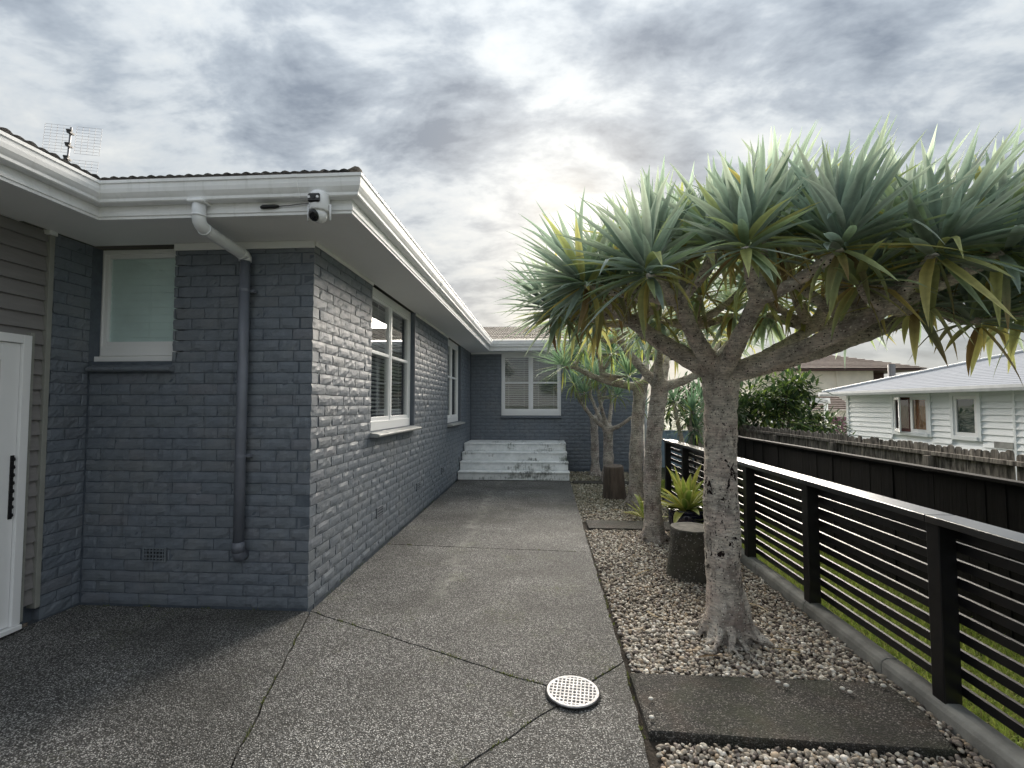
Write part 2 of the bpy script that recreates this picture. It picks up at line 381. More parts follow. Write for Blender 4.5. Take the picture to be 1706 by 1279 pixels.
# ------------------------------------------------------------------ mesh helpers
def empty(name, loc=(0, 0, 0), parent=None, rz=0):
    o = bpy.data.objects.new(name, None); COL.objects.link(o); o.location = loc; o.rotation_euler = (0, 0, rz)
    o.empty_display_size = .1
    if parent: o.parent = parent
    return o
def tag(o, label=None, cat=None, group=None, kind=None):
    if label: o['label'] = label
    if cat: o['category'] = cat
    if group: o['group'] = group
    if kind: o['kind'] = kind
    return o
class MB:
    def __init__(s): s.v = []; s.f = []; s.c = None
    def add(s, vs, fs):
        o = len(s.v); s.v.extend([tuple(p) for p in vs]); s.f.extend([tuple(i+o for i in f) for f in fs]); return s
    def box(s, x0, x1, y0, y1, z0, z1, bev=0.0):
        if bev <= 0:
            vs = [(x, y, z) for z in (z0, z1) for y in (y0, y1) for x in (x0, x1)]
            return s.add(vs, [(0, 2, 3, 1), (4, 5, 7, 6), (0, 1, 5, 4), (2, 6, 7, 3), (0, 4, 6, 2), (1, 3, 7, 5)])
        bm = bmesh.new(); bmesh.ops.create_cube(bm, size=1)
        bmesh.ops.scale(bm, vec=(x1-x0, y1-y0, z1-z0), verts=bm.verts)
        bmesh.ops.bevel(bm, geom=bm.edges[:], offset=min(bev, .45*min(x1-x0, y1-y0, z1-z0)), segments=1, affect='EDGES')
        bmesh.ops.translate(bm, vec=((x0+x1)/2, (y0+y1)/2, (z0+z1)/2), verts=bm.verts)
        bm.verts.index_update()
        s.add([v.co[:] for v in bm.verts], [[v.index for v in f.verts] for f in bm.faces]); bm.free(); return s
    def extrude(s, prof, p0, p1, a0=None, a1=None, side=None, up=Vector((0, 0, 1)), cap=True):
        """profile (u, v) swept from p0 to p1: u along side, v along up; a0/a1 mitre shift along the path per unit u"""
        p0 = Vector(p0); p1 = Vector(p1); d = (p1-p0).normalized(); n = len(prof)
        sd = Vector(side) if side is not None else d.cross(up)
        vs = [p0+sd*u+up*v+d*((a0 or 0)*u) for u, v in prof]+[p1+sd*u+up*v+d*((a1 or 0)*u) for u, v in prof]
        fs = [(i, (i+1) % n, (i+1) % n+n, i+n) for i in range(n)]
        if cap: fs += [tuple(range(n-1, -1, -1)), tuple(range(n, 2*n))]
        return s.add(vs, fs)
    def tube(s, pts, rad, n=10, cap=True, wob=0.0, sd=0.0):
        pts = [Vector(p) for p in pts]; k = len(pts)
        if not hasattr(rad, '__len__'): rad = [rad]*k
        prev = None; vs = []
        for i, p in enumerate(pts):
            d = (pts[min(i+1, k-1)]-pts[max(i-1, 0)]).normalized()
            if prev is None:
                a = d.orthogonal().normalized()
            else:
                a = (prev-d*prev.dot(d)).normalized()
            prev = a; b = d.cross(a)
            for j in range(n):
                t = 2*math.pi*j/n; r = rad[i]
                if wob: r *= 1+wob*mnoise.noise(Vector((math.cos(t)*1.3+sd, math.sin(t)*1.3, p.z*5+i*.15)))
                vs.append(p+a*(math.cos(t)*r)+b*(math.sin(t)*r))
        fs = [(i*n+j, i*n+(j+1) % n, (i+1)*n+(j+1) % n, (i+1)*n+j) for i in range(k-1) for j in range(n)]
        if cap: fs += [tuple(range(n-1, -1, -1)), tuple(range((k-1)*n, k*n))]
        return s.add(vs, fs)
    def lathe(s, prof, c=(0, 0, 0), n=32, wob=0.0, sd=0):
        vs = []
        for r, z in prof:
            for j in range(n):
                t = 2*math.pi*j/n; q = r*(1+wob*mnoise.noise(Vector((math.cos(t)*1.7+sd, math.sin(t)*1.7, z*4))))
                vs.append((c[0]+q*math.cos(t), c[1]+q*math.sin(t), c[2]+z))
        k = len(prof)
        fs = [(i*n+j, i*n+(j+1) % n, (i+1)*n+(j+1) % n, (i+1)*n+j) for i in range(k-1) for j in range(n)]
        fs += [tuple(range(n-1, -1, -1)), tuple(range((k-1)*n, k*n))]
        return s.add(vs, fs)
    def mesh(s, name, smooth=False):
        me = bpy.data.meshes.new(name); me.from_pydata(s.v, [], s.f); me.update()
        if smooth: me.polygons.foreach_set('use_smooth', [True]*len(me.polygons))
        return me
    def build(s, name, mat, parent=None, smooth=False, bevel=0.0, origin=None):
        if origin is not None:
            s.v = [(a-origin[0], b-origin[1], c-origin[2]) for a, b, c in s.v]
        me = s.mesh(name, smooth); me.materials.append(MATS[mat])
        o = bpy.data.objects.new(name, me); COL.objects.link(o)
        if origin is not None: o.location = origin
        if parent: o.parent = parent
        if bevel:
            m = o.modifiers.new('bevel', 'BEVEL'); m.width = bevel; m.segments = 2; m.limit_method = 'ANGLE'
        return o
def link_mesh(name, me, parent=None, loc=(0, 0, 0), rot=(0, 0, 0), scale=(1, 1, 1)):
    o = bpy.data.objects.new(name, me); COL.objects.link(o)
    o.location = loc; o.rotation_euler = rot; o.scale = scale
    if parent: o.parent = parent
    return o
def np_mesh(name, V, F, mat, tint=None, smooth=True):
    """V (n,3), F (m,3) triangles or (m,4) quads, tint per vertex (n,3)"""
    me = bpy.data.meshes.new(name); k = F.shape[1]
    me.vertices.add(len(V)); me.vertices.foreach_set('co', V.astype(np.float32).ravel())
    me.loops.add(F.size); me.loops.foreach_set('vertex_index', F.astype(np.int32).ravel())
    me.polygons.add(len(F)); me.polygons.foreach_set('loop_start', np.arange(0, F.size, k, dtype=np.int32))
    me.polygons.foreach_set('loop_total', np.full(len(F), k, dtype=np.int32))
    me.polygons.foreach_set('use_smooth', np.full(len(F), smooth))
    if tint is not None:
        a = me.color_attributes.new('tint', 'FLOAT_COLOR', 'POINT')
        c = np.ones((len(V), 4), np.float32); c[:, :3] = tint; a.data.foreach_set('color', c.ravel())
    me.update(calc_edges=True); me.validate()
    me.materials.append(MATS[mat])
    return me
def seg(a, b, n, jit=0.0):
    a = Vector(a); b = Vector(b)
    return [a.lerp(b, i/n) for i in range(n+1)]

# ------------------------------------------------------------------ ground
def sheet(name, x0, x1, y0, y1, z, mat, t=.05):
    return MB().box(x0, x1, y0, y1, z-t, z).build(name, mat)
g = MB(); g.add([(-900, -600, -.75), (900, -600, -.75), (900, 1400, -.75), (-900, 1400, -.75)], [(0, 1, 2, 3)])
tag(g.build('ground', 'far_ground'), kind='structure')
tag(MB().box(-9, 5.6, -4, 22, -.74, -.10).build('lot_soil', 'soil'), kind='structure')
tag(MB().box(2.16, 4.95, -3, 12.5, -.095, -.02).build('lawn', 'lawn_soil'), kind='structure')
tag(MB().box(.40, 1.99, -3, 11.5, -.098, -.055).build('gravel_bed', 'soil'), kind='structure')

# driveway: five cast slabs with open joints
def jit(p):
    q = Vector((p[0]*6, p[1]*6, 1.3))
    return (p[0]+.012*mnoise.noise(q)+.005*mnoise.noise(q*4), p[1]+.012*mnoise.noise(q+Vector((9, 4, 2)))+.005*mnoise.noise(q*4+Vector((3, 1, 7))))
def slab(poly, parent, rough_edges, gap=.0055):
    pts = []
    n = len(poly)
    for i in range(n):
        a = Vector(poly[i]).to_2d(); b = Vector(poly[(i+1) % n]).to_2d()
        k = max(1, int((b-a).length/.06)) if i in rough_edges else 1
        for j in range(k):
            p = a.lerp(b, j/k)
            pts.append((jit(p) if (i in rough_edges and j > 0) else (p.x, p.y)))
    m = len(pts); off = []
    for i in range(m):
        a = Vector(pts[i-1]); b = Vector(pts[i]); c = Vector(pts[(i+1) % m])
        d1 = (b-a).normalized(); d2 = (c-b).normalized()
        n1 = Vector((-d1.y, d1.x)); n2 = Vector((-d2.y, d2.x)); nn = (n1+n2)
        nn = nn.normalized() if nn.length > 1e-5 else n1
        off.append(b+nn*gap/max(.5, nn.dot(n1)))
    bm = bmesh.new()
    top = [bm.verts.new((p.x, p.y, 0)) for p in off]
    f = bm.faces.new(top)
    r = bmesh.ops.inset_region(bm, faces=[f], thickness=.006, depth=0)
    for v in top: v.co.z = -.006
    edges = [bm.edges.get((top[i], top[(i+1) % m])) for i in range(m)]
    ex = bmesh.ops.extrude_edge_only(bm, edges=edges)
    for v in [e for e in ex['geom'] if isinstance(e, bmesh.types.BMVert)]: v.co.z = -.094
    bmesh.ops.triangulate(bm, faces=[q for q in bm.faces if len(q.verts) > 4])
    bmesh.ops.recalc_face_normals(bm, faces=bm.faces)
    me = bpy.data.meshes.new('slab'); bm.to_mesh(me); bm.free()
    me.materials.append(MATS['exposed_aggregate'])
    return link_mesh('slab', me, parent)
drive = tag(MB().box(-6.2, .40, -3.5, 11.5, -.098, -.09).build('driveway', 'soil'), kind='structure')
P0 = (-1.76, 3.54); D = (.155, 2.63); E1 = (.487, 2.99); M1 = (-1.13, 1.26)
slab([P0, (-3.62, 3.54), (-3.64, 3.05), (-6, 3.05), (-6, -3), (-.2, -3), M1], drive, {6})
slab([P0, M1, D], drive, {0, 1, 2})
slab([D, M1, (-.2, -3), (.42, -3), (.457, 2.13), E1], drive, {0, 4, 5})
slab([P0, D, E1, (.5, 5.12), (-1.76, 5.27)], drive, {0, 1, 2, 3})
slab([(-1.76, 5.27), (.5, 5.12), (.548, 9.86), (.55, 11.4), (-1.76, 11.4)], drive, {0, 1})

# concrete strips across the gravel
def strip(name, poly, z, label):
    m = MB(); n = len(poly)
    q = []
    for i in range(n):
        a = Vector((*poly[i], 0)); b = Vector((*poly[(i+1) % n], 0)); k = max(1, int((b-a).length/.08))
        for j in range(k):
            p = a.lerp(b, j/k); q.append((p.x+.006*mnoise.noise(p*9), p.y+.006*mnoise.noise(p*9+Vector((5, 5, 5)))))
    k = len(q); cx = sum(p[0] for p in q)/k; cy = sum(p[1] for p in q)/k
    def ring(s, zz): return [(cx+(p[0]-cx)*s, cy+(p[1]-cy)*s, zz+.003*mnoise.noise(Vector((p[0]*7, p[1]*7, 0)))) for p in q]
    vs = ring(1, -.09)+ring(1, z-.008)+ring(.985, z)
    fs = [(r*k+i, r*k+(i+1) % k, (r+1)*k+(i+1) % k, (r+1)*k+i) for r in range(2) for i in range(k)]+[tuple(range(2*k, 3*k))]
    m.add(vs, fs)
    return tag(m.build(name, 'mossy_concrete'), label, 'concrete slab', 'concrete strips across the gravel bed')
strip('concrete_strip', [(.50, 2.37), (1.86, 2.33), (1.93, 2.62), (1.915, 2.86), (.50, 2.87)], -.006, 'broad mossy concrete strip crossing the gravel just in front of nearest dragon tree')
strip('concrete_strip', [(.57, 6.10), (1.91, 6.08), (1.91, 6.50), (.57, 6.52)], .0, 'narrow dark concrete strip crossing the gravel beside the second dragon tree trunk')
strip('concrete_strip', [(.60, 9.55), (1.91, 9.55), (1.91, 9.85), (.60, 9.85)], .0, 'farthest concrete strip across the gravel beside the white steps')

# kerb under the slat fence
prof = [(-.06, -.09), (-.06, .03), (-.052, .052), (-.03, .066), (.03, .066), (.052, .052), (.06, .03), (.06, -.09)]
k = MB()
for i in range(12):
    k.extrude(prof, (2.03, -2+i*.83+.003, 0), (2.03, -2+(i+1)*.83-.003, 0))
tag(k.build('kerb', 'kerb_concrete', bevel=.004), kind='structure')

# pebbles
def ico(sub):
    bm = bmesh.new(); bmesh.ops.create_icosphere(bm, subdivisions=sub, radius=1)
    bm.verts.index_update()
    V = np.array([v.co[:] for v in bm.verts]); F = np.array([[v.index for v in f.verts] for f in bm.faces]); bm.free(); return V, F
def scatter_pebbles():
    keep_out = [(1.25, 3.40, .17), (1.29, 5.72, .17), (1.44, 7.57, .16), (1.33, 9.9, .14), (1.22, 10.7, .12), (1.37, 4.55, .19), (1.2, 8.2, .17), (1.68, 5.78, .17)]
    strips = [(2.33, 2.87), (6.08, 6.52), (9.55, 9.85)]
    def pts(y0, y1, step):
        nx = int(1.45/step); ny = int((y1-y0)/step)
        gx, gy = np.meshgrid(np.arange(nx), np.arange(ny))
        x = .52+(gx+rng.random(gx.shape))*step; y = y0+(gy+rng.random(gx.shape))*step
        p = np.stack([x.ravel(), y.ravel()], 1)
        m = np.ones(len(p), bool)
        for a, b in strips: m &= ~((p[:, 1] > a-.005) & (p[:, 1] < b+.005) & (p[:, 0] < 1.9))
        for a, b, r in keep_out: m &= (p[:, 0]-a)**2+(p[:, 1]-b)**2 > r*r
        m &= p[:, 0] < 1.965
        return p[m]
    pal = np.array([(.58, .53, .45), (.42, .36, .29), (.25, .215, .18), (.72, .68, .61), (.11, .09, .08), (.46, .36, .26), (.34, .285, .25), (.85, .81, .75), (.28, .25, .21)])
    allV = []; allF = []; allC = []; o = 0
    for (y0, y1, step, sub, lay) in [(1.5, 3.7, .0166, 2, 1), (3.7, 6.2, .018, 1, 1), (6.2, 11.3, .026, 1, 1)]:
        bv, bf = ico(sub)
        p = pts(y0, y1, step); n = len(p)
        size = rng.uniform(.0070, .0138, n)*(1 if step < .024 else 1.25)*np.where(rng.random(n) < .10, 1.5, 1)
        sc = size[:, None]*np.stack([rng.uniform(.9, 1.35, n), rng.uniform(.75, 1.05, n), rng.uniform(.5, .8, n)], 1)
        ang = rng.uniform(0, 2*np.pi, n); tilt = rng.normal(0, .35, n)
        lump = 1+rng.normal(0, .07, (n, len(bv)))
        V = bv[None]*lump[:, :, None]*sc[:, None, :]
        ct, st = np.cos(tilt)[:, None], np.sin(tilt)[:, None]
        x, y, z = V[:, :, 0], V[:, :, 1], V[:, :, 2]
        x, z = x*ct-z*st, x*st+z*ct
        ca, sa = np.cos(ang)[:, None], np.sin(ang)[:, None]
        x, y = x*ca-y*sa, x*sa+y*ca
        front = p[:, 1] < 2.34
        zz = np.where(front, -.036, -.026)+rng.uniform(-.010, .014, n)
        V = np.stack([x+p[:, 0:1], y+p[:, 1:2], z+zz[:, None]], 2)
        c = pal[rng.choice(len(pal), n, p=[.17, .17, .16, .11, .12, .08, .08, .05, .06])]*rng.uniform(.75, 1.15, (n, 1))
        # green algae films on pebbles further back
        gfac = np.clip((p[:, 1]-6.0)/3.5, 0, .55)*rng.uniform(.3, 1, n)
        c = c*(1-gfac[:, None])+np.array([.16, .17, .08])*gfac[:, None]
        allV.append(V.reshape(-1, 3)); allC.append(np.repeat(c, len(bv), 0))
        allF.append((bf[None]+(np.arange(n)*len(bv))[:, None, None]).reshape(-1, 3)+o); o += n*len(bv)
    # a few strays kicked on to the near strip
    bv, bf = ico(2)
    for (x, y) in ((1.30, 2.80), (1.33, 2.77), (1.62, 2.76), (1.64, 2.73), (1.82, 2.83), (1.86, 2.80), (.56, 2.60), (.53, 2.45)):
        V = bv*np.array([.014, .011, .008])*rng.uniform(.8, 1.2)+np.array([x, y, .010]); allV.append(V); allF.append(bf+o); o += len(bv); allC.append(np.tile([.75, .72, .66], (len(bv), 1)))
    me = np_mesh('gravel', np.concatenate(allV), np.concatenate(allF), 'pebble', np.concatenate(allC))
    tag(link_mesh('gravel', me), 'loose rounded cream and brown pebbles filling the garden bed', 'gravel', kind='stuff')
scatter_pebbles()

def scatter_grass():
    n = 75000
    x = rng.uniform(2.12, 3.0, n); y = 1.0+(rng.random(n)**1.4)*9.0
    h = rng.uniform(.02, .065, n)*np.where(rng.random(n) < .04, 1.9, 1); a = rng.uniform(0, 2*np.pi, n); w = rng.uniform(.002, .0045, n)
    lean = rng.normal(0, .028, (n, 2))
    dx, dy = np.cos(a)*w, np.sin(a)*w
    b = np.stack([x, y, np.full(n, -.022)], 1)
    V = np.zeros((n, 5, 3))
    V[:, 0] = b; V[:, 0, 0] -= dx; V[:, 0, 1] -= dy
    V[:, 1] = b; V[:, 1, 0] += dx; V[:, 1, 1] += dy
    mid = b.copy(); mid[:, :2] += lean*.35; mid[:, 2] += h*.6
    V[:, 2] = mid; V[:, 2, 0] += dx*.8; V[:, 2, 1] += dy*.8
    V[:, 3] = mid; V[:, 3, 0] -= dx*.8; V[:, 3, 1] -= dy*.8
    V[:, 4] = b; V[:, 4, :2] += lean; V[:, 4, 2] += h
    F = np.array([(0, 1, 2), (0, 2, 3), (3, 2, 4)])
    FF = (F[None]+(np.arange(n)*5)[:, None, None]).reshape(-1, 3)
    t = rng.random((n, 1))
    c = np.array([.21, .31, .06])*(1-t)+np.array([.46, .52, .15])*t
    dry = rng.random(n) < .10; c[dry] = (.36, .33, .16)
    c *= rng.uniform(.7, 1.15, (n, 1))
    me = np_mesh('grass', V.reshape(-1, 3), FF, 'grass_blade', np.repeat(c, 5, 0))
    tag(link_mesh('grass', me), 'narrow strip of short green lawn behind the black slat fence', 'grass', kind='stuff')
scatter_grass()
def joint_moss():
    """tiny tufts of moss and weed rooted in the open joints and along the wall foot"""
    lines = [(P0, D, 150), (P0, M1, 90), (D, M1, 70), (D, E1, 60), (E1, (.457, 2.13), 70), ((.5, 5.12), E1, 90), ((-1.765, 3.6), (-1.765, 9.6), 160), ((-3.5, 3.535), (-1.8, 3.535), 60), ((-1.76, 5.27), (.5, 5.12), 60)]
    V = []; F = []; C = []
    for a, b, n in lines:
        a = np.array(a); b = np.array(b)
        for c in rng.random(max(3, n//9)):                       # tufts gather in clumps
            for k in range(9):
                q = a+(b-a)*np.clip(c+rng.normal(0, .012), 0, 1); q = np.array(jit(q))+rng.normal(0, .004, 2)
                h = rng.uniform(.004, .016); an = rng.uniform(0, 6.28); w = .0022; dx, dy = math.cos(an)*w, math.sin(an)*w; l = rng.normal(0, .006, 2); o = len(V)
                V += [(q[0]-dx, q[1]-dy, -.006), (q[0]+dx, q[1]+dy, -.006), (q[0]+l[0], q[1]+l[1], h)]; F.append((o, o+1, o+2))
                t = rng.random(); C += [(.10+.12*t, .13+.12*t, .04+.03*t)]*3
    tag(link_mesh('joint_moss', np_mesh('joint_moss', np.array(V), np.array(F), 'grass_blade', np.array(C))), 'specks of green moss in the driveway joints', 'moss', kind='stuff')
joint_moss()
# ------------------------------------------------------------------ the brick house
house = tag(empty('brick_house', (-1.78, 3.55, 0)), 'charcoal painted brick house with white gutters, soffits and windows', 'house')
HINV = Vector(house.location)
def hpart(o):
    """parent a world-space object to the house without moving it"""
    o.parent = house; o.location = Vector(o.location)-HINV; return o
CH = .0857; BL = .240; NC = 33
def brick_variant(k, nx=6, nz=3):
    r = random.Random(100+k); L_, H_, Dp = .2315, .0770, .10
    amp = [.0008, .0015, .0022, .003, .0055, .0085, .0012, .0115, .0035, .0018, .0095, .0014, .007, .0045][k % 14]*.7
    vs = []; fs = []
    for j in range(nz+1):
        for i in range(nx+1):
            x = -L_/2+L_*i/nx; z = -H_/2+H_*j/nz
            edge = (i in (0, nx)) or (j in (0, nz))
            if edge:
                y = .0025+r.uniform(0, .0045)+(r.uniform(.002, .007) if r.random() < .12 else 0); x += r.uniform(-.0022, .0022); z += r.uniform(-.0024, .0024)
            else:
                x += r.uniform(-.006, .006); z += r.uniform(-.004, .004)
                y = amp*abs(mnoise.noise(Vector((x*24+k*7, z*38, k)))*1.9)
            if amp > .003 and edge: y += amp*.9*max(0, mnoise.noise(Vector((x*18+k*3, z*30, 3))))
            vs.append((x, y, z))
    w = nx+1
    for j in range(nz):
        for i in range(nx):
            a = j*w+i; fs.append((a, a+1, a+w+1, a+w))
    ring = [i for i in range(w)]+[w-1+w*j for j in range(1, nz+1)]+[nz*w+i for i in range(nx-1, -1, -1)]+[w*j for j in range(nz-1, 0, -1)]
    b0 = len(vs); cr = [0, nx, w*nz+nx, w*nz]
    bk = []
    for idx in ring:
        x, y, z = vs[idx]; bk.append((x, Dp, z))
    # sides as four long polygons keep the count low
    bc = [(-L_/2, Dp, -H_/2), (L_/2, Dp, -H_/2), (L_/2, Dp, H_/2), (-L_/2, Dp, H_/2)]
    vs += bc
    bot = list(range(0, w)); rt = [nx+w*j for j in range(nz+1)]; tp = [nz*w+i for i in range(nx, -1, -1)]; lf = [w*j for j in range(nz, -1, -1)]
    fs += [tuple(reversed(bot))+(b0, b0+1), tuple(reversed(rt))+(b0+1, b0+2), tuple(reversed(tp))+(b0+2, b0+3), tuple(reversed(lf))+(b0+3, b0)]
    return vs, fs
BV = [brick_variant(k) for k in range(14)]
BM = []
for k, (v, f) in enumerate(BV):
    me = bpy.data.meshes.new('brick'); me.from_pydata(v, [], f); me.update(); me.materials.append(MATS['brick_paint']); BM.append(me)

ALL = []   # (score, wall, pos, rotz, wscale, variant)
def lay(wall, origin, axis, length, openings, c0=0, lead=None, trail=None, phase=0):
    """axis 'x': runs +X, faces -Y; axis 'y': runs +Y, faces +X. lead/trail: set-back per course parity at the ends"""
    rot = 0 if axis == 'x' else math.pi/2
    for c in range(c0, NC):
        z = (c+.5)*CH
        a = lead[c % 2] if lead else 0.0; b = length-(trail[c % 2] if trail else 0.0)
        spans = [(a, b)]
        for (u0, u1, z0, z1) in openings:
            if z0-.02 < z < z1+.02:
                ns = []
                for s, t in spans:
                    if u1 <= s or u0 >= t: ns.append((s, t)); continue
                    if u0-s > .02: ns.append((s, u0))
                    if t-u1 > .02: ns.append((u1, t))
                spans = ns
        off = (BL/2 if (c+phase) % 2 else 0)+random.uniform(-.012, .012)
        for s, t in spans:
            u = math.floor((s-off)/BL)*BL+off
            while u < t-1e-4:
                p, q = max(u, s), min(u+BL, t)
                u += BL
                wdt = q-p-.0068
                if wdt < .012: continue
                m = (p+q)/2
                pr = random.uniform(-.0015, .0022)
                pos = (origin[0]+m, origin[1]-pr, z+random.uniform(-.001, .001)) if axis == 'x' else (origin[0]+pr, origin[1]+m, z+random.uniform(-.001, .001))
                v = Vector(pos)-Vector(EYE); n = Vector((0, -1, 0)) if axis == 'x' else Vector((1, 0, 0))
                sc = wdt*abs(v.dot(n))/v.length**3
                ALL.append([sc, wall, pos, rot+random.uniform(-.006, .006), wdt/.2315, random.randrange(14)])
def core(name, rects, axis, face, t0=.010, t1=.10):
    m = MB()
    for (u0, u1, z0, z1) in rects:
        if axis == 'x': m.box(u0, u1, face+t0, face+t1, z0, z1)
        else: m.box(face-t1, face-t0, u0, u1, z0, z1)
    return hpart(m.build(name, 'mortar_paint'))
def around(u0, u1, z0, z1, ops):
    """rectangles of a wall minus openings that do not overlap in u"""
    out = []; u = u0
    for (a, b, c, d) in sorted(ops):
        if a > u: out.append((u, a, z0, z1))
        if c > z0: out.append((a, b, z0, c))
        if d < z1: out.append((a, b, d, z1))
        u = b
    if u < u1: out.append((u, u1, z0, z1))
    return out
ZT = NC*CH
FW = (-3.615, -2.93, 1.895, 2.84)               # front window (X)
S1 = (4.83, 6.45, 1.27, 2.84); S2 = (8.80, 10.15, 1.20, 2.84)   # side windows (Y)
BW = (-1.02, .435, 1.285, 2.84)                # back window (X)
w_front = core('wall', around(-3.74, -1.79, -.12, ZT, [(-3.66, -2.84, FW[2], FW[3])]), 'x', 3.55)
w_side = core('wall', around(3.66, 11.645, -.12, ZT, [S1, S2]), 'y', -1.78)
w_ret = core('wall', [(3.26, 3.645, -.12, ZT-.001)], 'y', -3.62)
w_back = core('wall', around(-1.87, 2.40, -.12, ZT-.001, [BW]), 'x', 11.55)
fo = [(FW[0]+3.62, FW[1]+3.62, FW[2]-.09, FW[3])]
VF = (3.62-3.017-.10, 3.62-3.017+.10, 4*CH, 5*CH)
lay(w_front, (-3.62, 3.55), 'x', 1.84, fo+[VF], trail=(0, .112))
VS = [5.118, 6.724, 8.373, 10.051]
so = [(S1[0]-3.55, S1[1]-3.55, S1[2]-.06, S1[3]), (S2[0]-3.55, S2[1]-3.55, S2[2]-.06, S2[3])]
lay(w_side, (-1.78, 3.55), 'y', 8.0, so+[(y-3.55-.10, y-3.55+.10, 4*CH, 5*CH) for y in VS], lead=(.112, 0), phase=1)
lay(w_ret, (-3.62, 3.25), 'y', .30, [], phase=0)
lay(w_back, (-1.77, 11.55), 'x', 4.17, [(BW[0]+1.77, BW[1]+1.77, BW[2]-.06, BW[3])])
ALL.sort(key=lambda a: -a[0])
for i, (sc, wall, pos, rz, ws, k) in enumerate(ALL[:300]):
    o = link_mesh('brick', BM[k], wall, Vector(pos)-HINV-Vector(wall.location), (0, 0, rz), (ws, 1, 1))
def join_bricks():
    by = {}
    for a in ALL[300:]: by.setdefault(a[5], []).append(a)
    V = []; F = []; o = 0
    for k, lst in by.items():
        bv = np.array(BV[k][0]); n = len(bv)
        for sc, wall, pos, rz, ws, _ in lst:
            c, s = math.cos(rz), math.sin(rz)
            x = bv[:, 0]*ws; y = bv[:, 1]
            V.append(np.stack([x*c-y*s+pos[0], x*s+y*c+pos[1], bv[:, 2]+pos[2]], 1))
            F.extend([tuple(i+o for i in f) for f in BV[k][1]]); o += n
    V = np.concatenate(V)-np.array(HINV)
    me = bpy.data.meshes.new('brickwork'); me.from_pydata(V.tolist(), [], F); me.update(); me.materials.append(MATS['brick_paint'])
    o = link_mesh('brickwork', me, house); o['kind'] = 'stuff'
join_bricks()

# vents: slotted terracotta grilles painted with the wall
def vent(axis, c, z):
    m = MB(); W, Hh = .19, .112
    m.box(-W/2, W/2, .01, .02, -Hh/2, Hh/2)
    fr = MB()
    for x in (-W/2, W/2-.012): fr.box(x, x+.012, -.003, .012, -Hh/2, Hh/2)
    for z2 in (-Hh/2, Hh/2-.012): fr.box(-W/2+.012, W/2-.012, -.003, .012, z2, z2+.012)
    for i in range(1, 7): fr.box(-W/2+i*W/7-.0035, -W/2+i*W/7+.0035, -.001, .011, -Hh/2+.012, Hh/2-.012)
    for i in range(1, 4): fr.box(-W/2+.012, W/2-.012, -.002, .0105, -Hh/2+i*Hh/4-.004, -Hh/2+i*Hh/4+.004)
    loc = (c, 3.547, z) if axis == 'x' else (-1.777, c, z)
    o = fr.build('vent', 'brick_paint'); o.location = loc; o.rotation_euler = (0, 0, 0 if axis == 'x' else math.pi/2); hpart(o)
    b = m.build('vent_shade_back', 'void_shade', o)  # thin black backing, the dark of the holes put into its colour
vent('x', -3.017, 4.5*CH)
for y in VS: vent('y', y, 4.5*CH)

